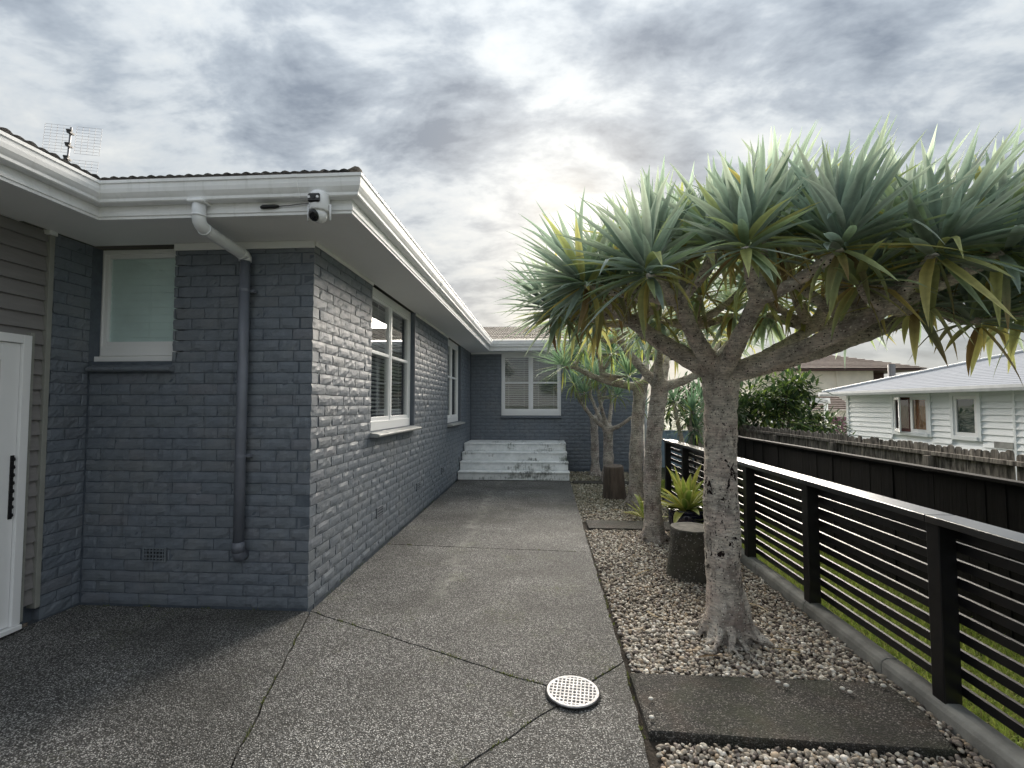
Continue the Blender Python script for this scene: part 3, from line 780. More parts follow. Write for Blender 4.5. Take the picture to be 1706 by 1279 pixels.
# windows: local x along the wall, -y outwards, z up
def window(axis, u0, u1, z0, z1, face, recess, cols, rows, blind, bottom=.10, header=.09, mull=.05, fr=.055, slats=None, single=False):
    W = u1-u0; Hh = z1-z0
    root = MB()
    y0, y1 = recess-.03, recess+.05
    root.box(0, fr, y0, y1, 0, Hh); root.box(W-fr, W, y0, y1, 0, Hh)
    root.box(fr, W-fr, y0, y1, Hh-header, Hh); root.box(fr, W-fr, y0-.012, y1, 0, bottom)
    xs = [fr]+list(cols)+[W-fr]; zs = [bottom]+list(rows)+[Hh-header]
    for c in cols: root.box(c-mull/2, c+mull/2, y0+.004, y1-.004, bottom, Hh-header)
    o = root.build('window', 'white_frame', bevel=.004)
    o.location = (u0, face, z0) if axis == 'x' else (face, u0, z0)
    o.rotation_euler = (0, 0, 0 if axis == 'x' else math.pi/2); hpart(o)
    for i in range(len(xs)-1):
        a = xs[i]+(mull/2 if i else 0); b = xs[i+1]-(mull/2 if i < len(xs)-2 else 0)
        sm = MB(); s = .032
        zb, zt = zs[0], zs[-1]
        sm.box(a, a+s, y0+.012, y1-.012, zb, zt); sm.box(b-s, b, y0+.012, y1-.012, zb, zt)
        sm.box(a+s, b-s, y0+.012, y1-.012, zb, zb+s*1.4); sm.box(a+s, b-s, y0+.012, y1-.012, zt-s, zt)
        edges = [zb+s*1.4]
        for rz in rows:
            sm.box(a+s, b-s, y0+.010, y1-.010, rz-.018, rz+.018); edges += [rz-.018, rz+.018]
        edges += [zt-s]
        so_ = sm.build('sash', 'white_frame', o, bevel=.003)
        for j in range(0, len(edges), 2):
            g = MB().box(a+s-.004, b-s+.004, y0+.030, y0+.034, edges[j]-.004, edges[j+1]+.004)
            g.build('pane', 'window_glass', o)
    # blind and the dark room behind
    yb = y1+.05
    if blind == 'slats':
        bl = MB(); n = int((Hh-header-bottom)/.046)
        for i in range(n):
            z = bottom+.02+i*.046
            t = slats or .5
            dz = .023*math.sin(t); dy = .023*math.cos(t)
            bl.add([(fr*.6, yb-dy, z-dz), (W-fr*.6, yb-dy, z-dz), (W-fr*.6, yb+dy, z+dz), (fr*.6, yb+dy, z+dz),
                    (fr*.6, yb-dy, z-dz+.003), (W-fr*.6, yb-dy, z-dz+.003), (W-fr*.6, yb+dy, z+dz+.003), (fr*.6, yb+dy, z+dz+.003)],
                   [(3, 2, 1, 0), (4, 5, 6, 7), (0, 1, 5, 4), (1, 2, 6, 5), (2, 3, 7, 6), (3, 0, 4, 7)])
        for cx in [W*.12, W*.38, W*.62, W*.88]: bl.box(cx-.004, cx+.004, yb-.026, yb-.0245, bottom, Hh-header)
        bl.build('blind', 'blind_white', o)
    else:
        bl = MB(); n = int((Hh-header-bottom)/.03)
        for i in range(n):
            z = bottom-.01+i*.031; bl.box(.01, W-.01, y0+.044-.004*(i % 2), y0+.05, z, z+.0305)
        bl.build('blind', blind, o)
    r = MB(); d = 1.2
    A = [(0, y1+.002, 0), (W, y1+.002, 0), (W, y1+.002, Hh), (0, y1+.002, Hh), (0, d, 0), (W, d, 0), (W, d, Hh), (0, d, Hh)]
    r.add(A, [(0, 1, 5, 4), (1, 2, 6, 5), (2, 3, 7, 6), (3, 0, 4, 7), (4, 5, 6, 7)])
    r.build('room', 'room_dark', o)
    return o
hpart(MB().box(-3.66, -2.84, 3.60, 3.70, 1.897, 1.940).build('timber_sill', 'white_frame', bevel=.004))
window('x', -3.66, -2.84, 1.948, 2.83, 3.55, .135, [], [], 'blind_teal', bottom=.075, header=.035, fr=.035)
window('y', S1[0], S1[1], S1[2], 2.83, -1.78, .085, [.80], [.86], 'slats', bottom=.10, slats=-.35)
window('y', S2[0], S2[1], S2[2], 2.83, -1.78, .085, [.66], [.90], 'slats', bottom=.10, slats=-.35)
window('x', BW[0], BW[1], BW[2], 2.83, 11.55, .07, [.72], [.80], 'slats', bottom=.12, slats=-.6)
# painted reveal boards on the far jambs
for (u1, z0) in ((S1[1], S1[2]), (S2[1], S2[2])):
    hpart(MB().box(-1.88, -1.772, u1+.001, u1+.024, z0, 2.828).build('jamb_board', 'pipe_charcoal', bevel=.003))
# sills
def sill_profile(axis, u0, u1, face, z, t, out, mat, tiles):
    n = tiles; w = (u1-u0)/n
    for i in range(n):
        a, b = u0+i*w+.002, u0+(i+1)*w-.002
        m = MB(); pf = [(-.09, -t), (out-.02, -t), (out-.004, -t+.008), (out, -t+.022), (out-.006, -t+.034), (-.09, .004)]
        if axis == 'x': m.extrude(pf, (a, face, z), (b, face, z), side=(0, -1, 0))
        else: m.extrude(pf, (face, a, z), (face, b, z), side=(1, 0, 0))
        hpart(m.build('sill_tile', mat, bevel=.003))
sill_profile('x', -3.60, -2.90, 3.55, FW[2], .085, .055, 'brick_paint', 3)
sill_profile('y', S1[0]-.03, S1[1]+.05, -1.78, S1[2], .060, .10, 'sill_paint', 6)
sill_profile('y', S2[0]-.03, S2[1]+.05, -1.78, S2[2], .060, .10, 'sill_paint', 5)
sill_profile('x', BW[0]-.02, BW[1]+.02, 11.55, BW[2], .060, .05, 'brick_paint', 6)

# eaves: soffits, fascias, gutters
def soff(x0, x1, y0, y1): hpart(MB().box(x0, x1, y0, y1, 2.832, 2.845).build('soffit', 'soffit_white'))
soff(-3.62, -1.281, 3.031, 3.56); soff(-1.79, -1.281, 3.5605, 11.0495); soff(-1.79, 3.0, 11.05, 11.56); soff(-3.70, -3.061, -3, 3.0305)
runs = [((-3.06, -3), (-3.06, 3.03), (1, 0, 0), 0, -1), ((-3.06, 3.03), (-1.28, 3.03), (0, -1, 0), 1, 1), ((-1.28, 3.03), (-1.28, 11.05), (1, 0, 0), -1, -1), ((-1.28, 11.05), (3.0, 11.05), (0, -1, 0), 1, 0)]
FP = [(0, 2.815), (.022, 2.815), (.022, 2.905), (.024, 3.0), (0, 3.0)]
GP = [(.0245, 2.905), (.078, 2.905), (.086, 2.912), (.087, 2.930), (.096, 2.942), (.108, 2.962), (.113, 2.988), (.113, 3.018), (.121, 3.022), (.121, 3.042), (.112, 3.044), (.110, 3.030), (.104, 3.012), (.0245, 3.012)]
LP = [(.022, 2.832), (.030, 2.836), (.030, 2.858), (.022, 2.862)]
for (a, b, sd, m0, m1) in runs:
    for nm, pf, mt in (('fascia', FP, 'white_trim'), ('gutter', GP, 'white_trim'), ('fascia_mould', LP, 'white_trim')):
        m = MB(); m.extrude(pf, (*a, 0), (*b, 0), m0, m1, side=sd); hpart(m.build(nm, mt))
for y in (5.4, 7.9, 10.2):
    m = MB(); m.extrude([(u+(.003 if u > .03 else 0), v-(.003 if v < 2.92 else 0)) for u, v in GP], (-1.28, y, 0), (-1.28, y+.035, 0), side=(1, 0, 0)); hpart(m.build('gutter_joiner', 'white_trim'))
m = MB(); m.extrude([(u+(.003 if u > .03 else 0), v-(.003 if v < 2.92 else 0)) for u, v in GP], (-1.62, 3.03, 0), (-1.585, 3.03, 0), side=(0, -1, 0)); hpart(m.build('gutter_joiner', 'white_trim'))
# frieze boards at the wall heads
hpart(MB().box(-2.925, -1.775, 3.535, 3.549, 2.775, 2.831).build('frieze', 'soffit_white', bevel=.003))
hpart(MB().box(-1.77, 2.4, 11.535, 11.549, 2.79, 2.831).build('frieze', 'soffit_white', bevel=.003))
hpart(MB().box(-1.779, -1.766, 3.552, 4.82, 2.795, 2.831).build('frieze', 'soffit_white', bevel=.003))
hpart(MB().box(-1.779, -1.766, 6.48, 8.79, 2.795, 2.831).build('frieze', 'soffit_white', bevel=.003))

# roof planes of ribbed tiles (wave across the slope, steps up it)
def roof_plane(e0, e1, up, rise_len, sl0, sl1, mat, parent, pitch=.26, wave=.066, amp=.009, step=.34, name='roof'):
    """eave e0->e1 (2D), up: 2D horizontal direction up the slope; sl0/sl1: how far each end moves along the eave per metre upslope"""
    e0 = Vector(e0); e1 = Vector(e1); d = (e1-e0); Ln = d.length; d.normalize(); up = Vector(up)
    rows = []; t = 0.0
    while t < rise_len-1e-6:
        t2 = min(t+step, rise_len); rows += [(t, .016), (t2-.002, 0.0)]; t = t2
    ds = wave/4; V = []; F = []
    s_lo = min(0, sl0*rise_len); s_hi = max(Ln, Ln+sl1*rise_len); n = int((s_hi-s_lo)/ds)+1
    for (t, lift) in rows:
        a = sl0*t; b = Ln+sl1*t
        for i in range(n+1):
            s = min(max(s_lo+i*ds, a), b)
            ph = (s/wave) % 1.0
            h = amp*(abs(math.sin(math.pi*ph))*1.6 if int(s/wave) % 2 else abs(math.sin(math.pi*ph)))
            p = e0+d*s+up*t; V.append((p.x, p.y, 3.052+t*pitch+h+lift))
    w = n+1
    for r in range(len(rows)-1):
        for i in range(n):
            a = r*w+i; F.append((a, a+1, a+w+1, a+w))
    m = MB(); m.add(V, F); o = m.build(name, mat); return hpart(o)
roof_plane((-2.97, 2.935), (-1.19, 2.935), (0, 1), 3.0, -1, -1, 'roof_tile_dark', house)
roof_plane((-1.185, 2.94), (-1.185, 10.96), (-1, 0), 3.0, 1, 1, 'roof_tile_dark', house)
roof_plane((-1.19, 10.955), (4.6, 10.955), (0, 1), 3.2, -1, -.6, 'roof_tile', house)
roof_plane((-2.965, -3), (-2.965, 2.935), (-1, 0), 3.0, 0, 1, 'roof_tile_dark', house)
# hip capping over the front corner
m = MB()
for i in range(7):
    t = i*.33
    m.tube([(-1.21-t, 2.96+t, 3.062+t*.26), (-1.21-t-.345, 2.96+t+.345, 3.062+(t+.345)*.26+.01)], [.042, .037], 10)
hpart(m.build('hip_capping', 'roof_tile', smooth=True))
# roof underside so no light falls through
hpart(MB().add([(-9, -3, 3.02), (-3.03, -3, 3.02), (-3.03, 2.99, 3.02), (-1.25, 2.99, 3.02), (-1.25, 11.0, 3.02), (4.6, 11.0, 3.02), (4.6, 16, 3.02), (-9, 16, 3.02)], [(0, 1, 2, 3, 4, 5, 6, 7)]).build('roof_lining', 'room_dark'))
# back wing return wall beyond the corner
hpart(MB().box(2.25, 2.395, 11.66, 17, 0, 2.83).build('wall', 'brick_paint'))
hpart(MB().box(-9, -3.73, 3.3, 3.4, 0, 2.83).build('wall', 'brick_paint'))

# downpipe with white swan neck
dp = MB(); dp.tube([(-2.30, 3.487, 2.70), (-2.30, 3.487, 1.4), (-2.30, 3.487, .50)], .038, 16)
dpo = hpart(dp.build('downpipe', 'pipe_charcoal', smooth=False))
for p in dpo.data.polygons: p.use_smooth = len(p.vertices) == 4
def dsub(m, name, mat, smooth=True):
    o = m.build(name, mat, dpo)
    o.location = (0, 0, 0)
    if smooth:
        for p in o.data.polygons: p.use_smooth = len(p.vertices) == 4
    return o
m = MB(); m.tube([(-2.30, 3.487, .515), (-2.30, 3.487, .44)], .046, 16); m.tube([(-2.30, 3.487, .46), (-2.30, 3.489, .43), (-2.30, 3.505, .405), (-2.30, 3.56, .40)], .044, 16); dsub(m, 'pipe_shoe', 'pipe_charcoal')
m = MB(); m.tube([(-2.285, 2.965, 2.915), (-2.285, 2.965, 2.80), (-2.285, 2.972, 2.77), (-2.286, 2.995, 2.748), (-2.288, 3.03, 2.738), (-2.297, 3.42, 2.705), (-2.30, 3.455, 2.70)], .042, 16); dsub(m, 'swan_neck', 'pipe_white')
m = MB(); m.tube([(-2.285, 2.965, 2.815), (-2.285, 2.965, 2.80)], .0455, 16); m.tube([(-2.288, 3.02, 2.74), (-2.2885, 3.035, 2.7375)], .0455, 16); m.tube([(-2.297, 3.42, 2.706), (-2.30, 3.47, 2.70), (-2.30, 3.487, 2.685), (-2.30, 3.487, 2.66)], .0455, 16); dsub(m, 'pipe_socket', 'pipe_white')
m = MB(); m.box(-2.34, -2.23, 2.915, 3.018, 2.885, 2.9045, .006); dsub(m, 'gutter_outlet', 'white_trim', False)
m = MB()
for z in (2.42, 1.15):
    m = MB(); m.tube([(-2.30, 3.487, z), (-2.30, 3.487, z+.022)], .0405, 16); m.box(-2.275, -2.235, 3.50, 3.548, z, z+.02); dsub(m, 'pipe_bracket', 'pipe_charcoal', False)
# corner downpipe on the back wing
m = MB(); m.tube([(2.44, 11.50, 2.9), (2.44, 11.50, 0)], .04, 12); hpart(m.build('downpipe', 'pipe_white', smooth=True))

# timber-clad wing with the white door
def lap(y0, y1, z0, z1, name='weatherboard'):
    m = MB(); X = -3.655
    vs = [(X+.030, y0, z0), (X+.030, y1, z0), (X+.008, y1, z1), (X+.008, y0, z1), (X-.02, y0, z0), (X-.02, y1, z0), (X-.02, y1, z1), (X-.02, y0, z1)]
    m.add(vs, [(0, 1, 2, 3), (5, 4, 7, 6), (4, 5, 1, 0), (3, 2, 6, 7), (1, 5, 6, 2), (4, 0, 3, 7)])
    return hpart(m.build(name, 'weatherboard_taupe'))
z = .14; BH = .1085
while z < 2.80:
    zt = min(z+BH, 2.829)
    if zt <= 2.08: lap(3.130, 3.208, z, zt-.001)
    else: lap(-2.5, 3.208, z, zt-.001)
    if zt <= 2.08: lap(-2.5, 2.02, z, zt-.001)
    z += BH
hpart(MB().box(-3.69, -3.612, 3.210, 3.245, .10, 2.831).build('corner_trim', 'taupe_trim', bevel=.003))
hpart(MB().box(-3.65, -3.600, 3.19, 3.25, 2.80, 2.8315).build('trim_cap', 'white_trim'))
hpart(MB().box(-3.74, -3.68, -2.5, 3.25, 0, .139).build('plinth', 'mortar_paint'))
hpart(MB().box(-3.80, -3.6765, -2.5, 3.244, .139, 2.83).build('wall', 'mortar_paint'))
door = MB()
door.box(-3.68, -3.592, 3.045, 3.100, .045, 2.035); door.box(-3.68, -3.592, 2.05, 2.105, .045, 2.035); door.box(-3.68, -3.592, 2.105, 3.045, 1.975, 2.035); door.box(-3.70, -3.575, 2.05, 3.10, .012, .044)
do = hpart(door.build('door', 'white_frame', bevel=.004))
def dchild(m, name, mat, bevel=0):
    return m.build(name, mat, do, bevel=bevel)
m = MB(); m.box(-3.665, -3.612, 2.93, 3.042, .05, 1.972); m.box(-3.665, -3.612, 2.108, 2.22, .05, 1.972); m.box(-3.665, -3.612, 2.22, 2.93, 1.85, 1.972); m.box(-3.665, -3.612, 2.22, 2.93, .05, .22); dchild(m, 'door_leaf', 'white_frame', .003)
m = MB(); m.box(-3.645, -3.640, 2.215, 2.935, .215, 1.855); dchild(m, 'door_pane', 'dark_glass')
m = MB(); m.box(-3.6115, -3.606, 3.008, 3.030, .775, 1.205)
for i in range(8): m.tube([(-3.606, 3.019, .80+i*.054), (-3.600, 3.019, .80+i*.054)], .017, 6)
dchild(m, 'door_plate', 'black_plastic')
hpart(MB().box(-3.68, -3.606, 3.1015, 3.1285, .05, 2.06).build('door_trim', 'taupe_trim', bevel=.002))

# ------------------------------------------------------------------ steps
steps = tag(empty('concrete_steps', (-.6, 9.76, 0)), 'white painted concrete steps with black streaks below the back window', 'steps')
SY = [9.76, 10.03, 10.30, 10.57]
for i in range(4):
    x0 = -1.768; x1 = .530-.012*i; z0 = i*.174; z1 = z0+.174
    m = MB(); y1 = 11.54 if i == 3 else SY[i+1]+.04
    m.box(x0, x1, SY[i]+.02, y1, z0+(.0 if i else .001), z1-.030); m.box(x0, x1+.012, SY[i], y1-.001*(i+1), z1-.0298, z1)
    o = m.build('step', 'worn_white_concrete', steps, bevel=.010); o.location = -Vector(steps.location)

# ------------------------------------------------------------------ things on the house
sc = tag(empty('security_camera', (-1.45, 3.0, 2.83)), 'white dome security camera with two aerials under the gutter corner', 'camera')
def scp(m, name, mat, parent=None, smooth=False, bevel=0):
    o = m.build(name, mat, parent or sc, smooth=smooth, bevel=bevel); return o
m = MB(); m.box(-.03, .045, -.005, .006, .02, .105, .004); m.box(.0, .05, -.03, -.005, .06, .115, .008); scp(m, 'bracket', 'camera_white')
m = MB(); m.lathe([(.004, .108), (.042, .104), (.060, .088), (.064, .03), (.064, -.02), (.060, -.028), (.01, -.030)], (0, -.055, 0), 28); b = scp(m, 'body', 'camera_white', smooth=True)
m = MB(); m.box(-.046, .034, -.128, -.108, .012, .070, .008); fp = scp(m, 'lamp_panel', 'dark_glass')
for dx in (-.034, -.006, .022):
    m = MB(); m.tube([(dx, -.128, .042), (dx, -.131, .042)], .0085 if dx != -.006 else .013, 12); o = scp(m, 'lamp', 'camera_white' if dx != -.006 else 'black_plastic', fp)
m = MB()
m.lathe([(.002, -.052)]+[(.052*math.sin(t), -.052*math.cos(t)) for t in np.linspace(.2, math.pi-.2, 12)]+[(.002, .052)], (0, -.055, -.048), 24); bl = scp(m, 'ball', 'camera_white', smooth=True)
m = MB()
m.lathe([(.001, -.012), (.026, -.010), (.036, -.003), (.039, .006), (.030, .010)], (0, 0, 0), 20); ln = scp(m, 'lens', 'dark_glass', bl, smooth=True)
ln.location = (-.018, -.098, -.066); ln.rotation_euler = (R(-62), 0, R(-20))
for sx in (-.074, .074):
    m = MB(); m.tube([(sx, -.055, .02), (sx, -.055, -.085)], .0065, 10); m.tube([(sx*.8, -.055, .012), (sx, -.055, .012)], .008, 8); scp(m, 'aerial', 'camera_white', smooth=True)
cb = tag(empty('camera_cable', (-1.80, 2.995, 2.868)), 'black cable joiner on a thin lead along the fascia', 'cable')
m = MB(); m.tube([(-.075, -.004, -.004), (-.06, -.004, -.002), (.02, -.004, .0), (.05, -.004, .001)], [.009, .014, .014, .008], 10); m.build('joiner', 'black_plastic', cb, smooth=True)
m = MB(); m.tube([(.05, -.004, .001), (.12, -.002, .004), (.2, -.003, .012), (.30, -.004, .02)], .0032, 6); m.build('lead', 'antenna_metal', cb, smooth=True)

ant = tag(empty('television_aerial', (-5.30, 4.8, 3.55)), 'wire grid television aerial standing on the roof', 'aerial')
ant.rotation_euler = (0, R(4), R(8)); ant.scale = (1.0, 1.0, 1.06)
m = MB(); m.tube([(0, 0, 0), (0, 0, 1.02)], .010, 8); m.build('mast', 'antenna_metal', ant, smooth=True)
for (z0, z1) in ((.76, 1.05), (.40, .69)):
    for s in (-1, 1):
        m = MB()
        for i in range(10):
            z = z0+(z1-z0)*i/9; m.tube([(s*.035, .03, z), (s*.30, .03, z)], .0013, 4)
        for i in range(5):
            x = s*(.035+.265*i/4); m.tube([(x, .03, z0), (x, .03, z1)], .0016, 4)
        m.build('grid_panel', 'antenna_metal', ant)
for z in (.42, .56, .70, .84, .98):
    m = MB(); m.tube([(-.028, -.02, z), (.028, -.02, z)], .012, 6); m.box(-.02, .02, -.03, .03, z-.03, z-.012); m.build('dipole', 'black_plastic', ant)

dc = tag(empty('drain_cover', (.155, 2.64, .003)), 'round white slotted drain grate set in the path', 'drain')
m = MB(); m.lathe([(.149, 0), (.149, .002), (.002, .002)], (0, 0, 0), 40); m.build('pit_shade_disc', 'void_shade', dc)  # flat black disc, painted as the darkness of the pit below
def ring(r0, r1, z0, z1, n=56):
    m = MB(); vs = []
    for (r, z) in ((r0, z0), (r1, z0), (r1, z1), (r0, z1)):
        vs += [(r*math.cos(2*math.pi*j/n), r*math.sin(2*math.pi*j/n), z) for j in range(n)]
    return m.add(vs, [(a*n+j, a*n+(j+1) % n, ((a+1) % 4)*n+(j+1) % n, ((a+1) % 4)*n+j) for a in range(4) for j in range(n)])
ring(.124, .140, .002, .011).build('rim', 'grate_white', dc, bevel=.002)
m = MB(); ca, sa = math.cos(.35), math.sin(.35)
def chord(off, half, wdt, ang, z0, z1):
    c, s = math.cos(ang), math.sin(ang)
    q = [(-half, off-wdt), (half, off-wdt), (half, off+wdt), (-half, off+wdt)]
    vs = [(x*c-y*s, x*s+y*c, z) for z in (z0, z1) for x, y in q]
    m.add(vs, [(3, 2, 1, 0), (4, 5, 6, 7), (0, 1, 5, 4), (1, 2, 6, 5), (2, 3, 7, 6), (3, 0, 4, 7)])
for i in range(-4, 5):
    o_ = i*.0272; chord(o_, math.sqrt(.126**2-o_**2), .0046, -.12, .003, .0102)
for i in range(-5, 6):
    o_ = i*.0212; chord(o_, math.sqrt(.126**2-o_**2), .0036, -.12+math.pi/2, .0028, .0098)
m.build('grille', 'grate_white', dc)
# ------------------------------------------------------------------ sword-leaved trees
UPZ = Vector((0, 0, 1))
def leaf_strip(base, d, L, w, droop, tint, tip_tint=None, nseg=6, fold=.30, curl=0.0, side=None, kink=None):
    """one folded sword leaf: returns verts (3 per ring), quads, tints"""
    d = Vector(d).normalized(); p = Vector(base)
    s = d.cross(UPZ) if side is None else Vector(side)
    if s.length < .05: s = Vector((1, 0, 0))
    s.normalize()
    V = []; C = []
    step = L/nseg
    for i in range(nseg+1):
        t = i/nseg
        wd = w*((.62+.38*min(1, t/.25)) if t < .25 else (1-((t-.25)/.75)**1.7))*.5
        if i == nseg: wd = w*.012
        nrm = s.cross(d).normalized()
        V += [p-s*wd+nrm*wd*fold, p.copy(), p+s*wd+nrm*wd*fold]
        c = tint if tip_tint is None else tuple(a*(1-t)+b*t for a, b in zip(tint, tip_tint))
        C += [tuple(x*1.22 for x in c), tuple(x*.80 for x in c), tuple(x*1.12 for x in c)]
        p = p+d*step
        g = droop*(.35+1.3*t)
        if kink and abs(t-kink) < .5/nseg: g += 3.2*abs(droop)+.9
        d = (d-UPZ*g*step*3.0+s*curl*step).normalized()
        s = (s-d*s.dot(d)).normalized()
    F = []
    for i in range(nseg):
        a = i*3; F += [(a, a+1, a+4, a+3), (a+1, a+2, a+5, a+4)]
    return V, F, C
YG = [(.37, .455, .43), (.31, .40, .37), (.40, .475, .42), (.47, .54, .505)]
MG = [(.35, .45, .31), (.43, .51, .30), (.31, .41, .30)]
OL = [(.50, .53, .24), (.60, .57, .25), (.42, .49, .26), (.60, .50, .18)]
DD = [(.30, .20, .09), (.22, .14, .07), (.36, .27, .14)]
def rosette(c, axis, n, L, w, rnd, out, old=.3, stiff=1.0, pal=None):
    axis = Vector(axis).normalized(); a = axis.orthogonal().normalized(); b = axis.cross(a)
    for i in range(n):
        t = (i+.5)/n                       # 0 young centre ... 1 oldest
        ph = i*2.39996+rnd.uniform(-.6, .6)
        if t < 1-old:
            q = t/(1-old); th = R(4+78*q**.85)+rnd.gauss(0, .13)
        else:
            q = (t-(1-old))/old; th = R(84+72*q)+rnd.gauss(0, .14)
        rad = a*math.cos(ph)+b*math.sin(ph)
        d = axis*math.cos(th)+rad*math.sin(th)
        base = Vector(c)+axis*(.05-.13*t)+rad*.028
        ll = (L if t < 1-old else L*.92)*(.72+.34*math.sin(math.pi*min(1, .18+.7*t)))*rnd.choice([rnd.uniform(.66, 1.0), rnd.uniform(.9, 1.18)])
        if t < 1-old:
            tint = rnd.choice(YG if t < .5 else YG+MG); tip = None
            dr = (.10+.35*t)/stiff*rnd.uniform(.6, 1.3); kink = None
            if t > .35 and rnd.random() < .16: tint = rnd.choice(OL)
            if t > .25 and rnd.random() < .12: dr *= 3.0; kink = rnd.choice([.4, .5, .6, .7])
        else:
            k = rnd.random()
            tint = rnd.choice(MG if k < .34 else OL if k < .86 else DD)
            tip = rnd.choice(DD) if rnd.random() < .25 else rnd.choice(OL)
            dr = rnd.uniform(.5, 1.5)/stiff; kink = rnd.choice([None, None, .3, .5, .6])
        v = rnd.uniform(.78, 1.18); tint = tuple(x*v for x in tint)
        if tip: tip = tuple(x*v for x in tip)
        if pal:
            tint = tuple(x*y for x, y in zip(tint, pal))
            if tip: tip = tuple(x*y for x, y in zip(tip, pal))
        ns = 6 if kink is None else 7
        out.append((leaf_strip(base, d, ll, w*rnd.uniform(.8, 1.2), dr, tint, tip, ns, rnd.uniform(.15, .45), rnd.gauss(0, .45 if t < 1-old else 1.1), kink=kink), base, ll))
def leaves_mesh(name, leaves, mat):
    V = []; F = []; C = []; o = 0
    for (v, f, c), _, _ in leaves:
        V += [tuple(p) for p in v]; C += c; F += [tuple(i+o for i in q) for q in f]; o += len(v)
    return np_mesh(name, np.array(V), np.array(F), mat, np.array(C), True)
def curve_pts(a, b, lift, n, rnd, side=0.0):
    a = Vector(a); b = Vector(b); out = []
    dv = b-a; sd = dv.cross(UPZ).normalized() if dv.cross(UPZ).length > .01 else Vector((1, 0, 0))
    for i in range(n+1):
        t = i/n; p = a.lerp(b, t); s = math.sin(math.pi*t)
        out.append(p+UPZ*(lift*s)+sd*(side*s))
    return out
def dragon_tree(base, fork, r0, limbs, rosettes, label, seed, leaf_n, L, w, bark, voxel, singles=0, roots=8, trunk_mid=None, lift=-.10, stiff=1.0, old=.3, group='dragon trees in the gravel bed', limb_r=None, pal=None):
    """limbs: list of end points; rosettes: list of (centre, axis)"""
    rnd = random.Random(seed)
    tree = tag(empty('dragon_tree', base), label, 'tree', group)
    B = Vector(base); Fk = Vector(fork)
    m = MB()
    path = []; rad = []; n = 26
    for i in range(n+1):
        t = i/n; p = B.lerp(Fk, t)
        if trunk_mid is not None: p = p+Vector(trunk_mid)*math.sin(math.pi*t)
        r = r0*(1.0+.50*math.exp(-t*11)+.10*math.exp(-((t-.42)/.12)**2)+.14*max(0, t-.86)/.14)*(1+.035*mnoise.noise(Vector((seed, 0, t*9))))
        path.append(p+Vector((0, 0, -.06 if i == 0 else 0))); rad.append(r)
    path.append(Fk+UPZ*.06); rad.append(r0*.75)
    m.tube(path, rad, 22, wob=.09, sd=seed)
    for k in range(roots*2):
        an = math.pi*k/roots+rnd.uniform(-.16, .16); ln = r0*rnd.choice([rnd.uniform(.7, 1.3), rnd.uniform(1.0, 1.8), rnd.uniform(1.6, 3.2)]); rr = r0*rnd.uniform(.10, .24)
        pts = []; rs = []; h0 = rnd.uniform(.10, .34)*r0/.118; tw = rnd.uniform(-.5, .5)
        for j in range(11):
            t = j/10; a2 = an+tw*t+.22*mnoise.noise(Vector((k*3+seed, t*3.1, 0)))
            rad_ = r0*(1.0+.85*t)+ln*1.5*max(0, t-.42)**1.3
            zz = h0*(1-t)**1.7-.055*t**1.2+.010*mnoise.noise(Vector((k, t*5, 2)))
            pts.append(B+Vector((math.cos(a2)*rad_, math.sin(a2)*rad_, zz))); rs.append(rr*(.55+.75*math.sin(math.pi*min(1, t*.9+.12)))*(1-.55*t))
        m.tube(pts, rs, 8, wob=.2, sd=k)
    LR = limb_r or r0*.60
    ends = []
    for i, e in enumerate(limbs):
        e = Vector(e); st = Fk+(e-Fk).normalized()*.01-UPZ*.04
        pts = curve_pts(st, e, lift*(e-Fk).length*.6, 12, rnd, rnd.uniform(-.04, .04))
        rr = [LR*(1.15-.42*(j/12)+.25*math.exp(-j/1.6))*(1+.06*mnoise.noise(Vector((i*5+seed, j*.6, 1)))) for j in range(13)]
        m.tube(pts, rr, 12, wob=.10, sd=i+seed); ends.append(e)
    leaves = []
    for j, (c, ax) in enumerate(rosettes):
        c = Vector(c); ax = Vector(ax).normalized()
        if ends:
            e = min(ends, key=lambda q: (q-c).length)
            tgt = c-ax*.05
            mid = e.lerp(tgt, .55)-UPZ*.03*rnd.random()-ax*.05
            p0 = e-(tgt-e).normalized()*.02
            pts = []; rs = []
            for k in range(9):
                t = k/8; q = p0*(1-t)**2+mid*2*t*(1-t)+tgt*t*t
                pts.append(q); rs.append(LR*(.72-.30*t)*(1+.08*mnoise.noise(Vector((j*3, k*.7, seed)))))
            m.tube(pts, rs, 10, wob=.10, sd=j)
        rosette(c, ax, leaf_n, L*rnd.uniform(.9, 1.1), w, rnd, leaves, old, stiff, pal)
    o = m.build('trunk', bark, tree, origin=base)
    o.location = (0, 0, 0)
    rm = o.modifiers.new('remesh', 'REMESH'); rm.mode = 'VOXEL'; rm.voxel_size = voxel; rm.use_smooth_shade = True
    sm = o.modifiers.new('smooth', 'SMOOTH'); sm.factor = .5; sm.iterations = 2
    tx = bpy.data.textures.get('bark_lumps') or bpy.data.textures.new('bark_lumps', 'CLOUDS'); tx.noise_scale = .045; tx.noise_depth = 3
    dm = o.modifiers.new('lumps', 'DISPLACE'); dm.texture = tx; dm.strength = .020; dm.mid_level = .5; dm.texture_coords = 'LOCAL'
    E = Vector(EYE)
    if singles:
        leaves.sort(key=lambda q: -(q[2]/((q[1]-E).length**2)))
        for lf in leaves[:singles]:
            me = leaves_mesh('leaf', [lf], 'sword_leaf'); ob = link_mesh('leaf', me, tree, -B)
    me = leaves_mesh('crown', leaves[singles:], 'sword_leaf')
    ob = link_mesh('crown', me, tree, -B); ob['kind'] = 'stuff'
    return tree

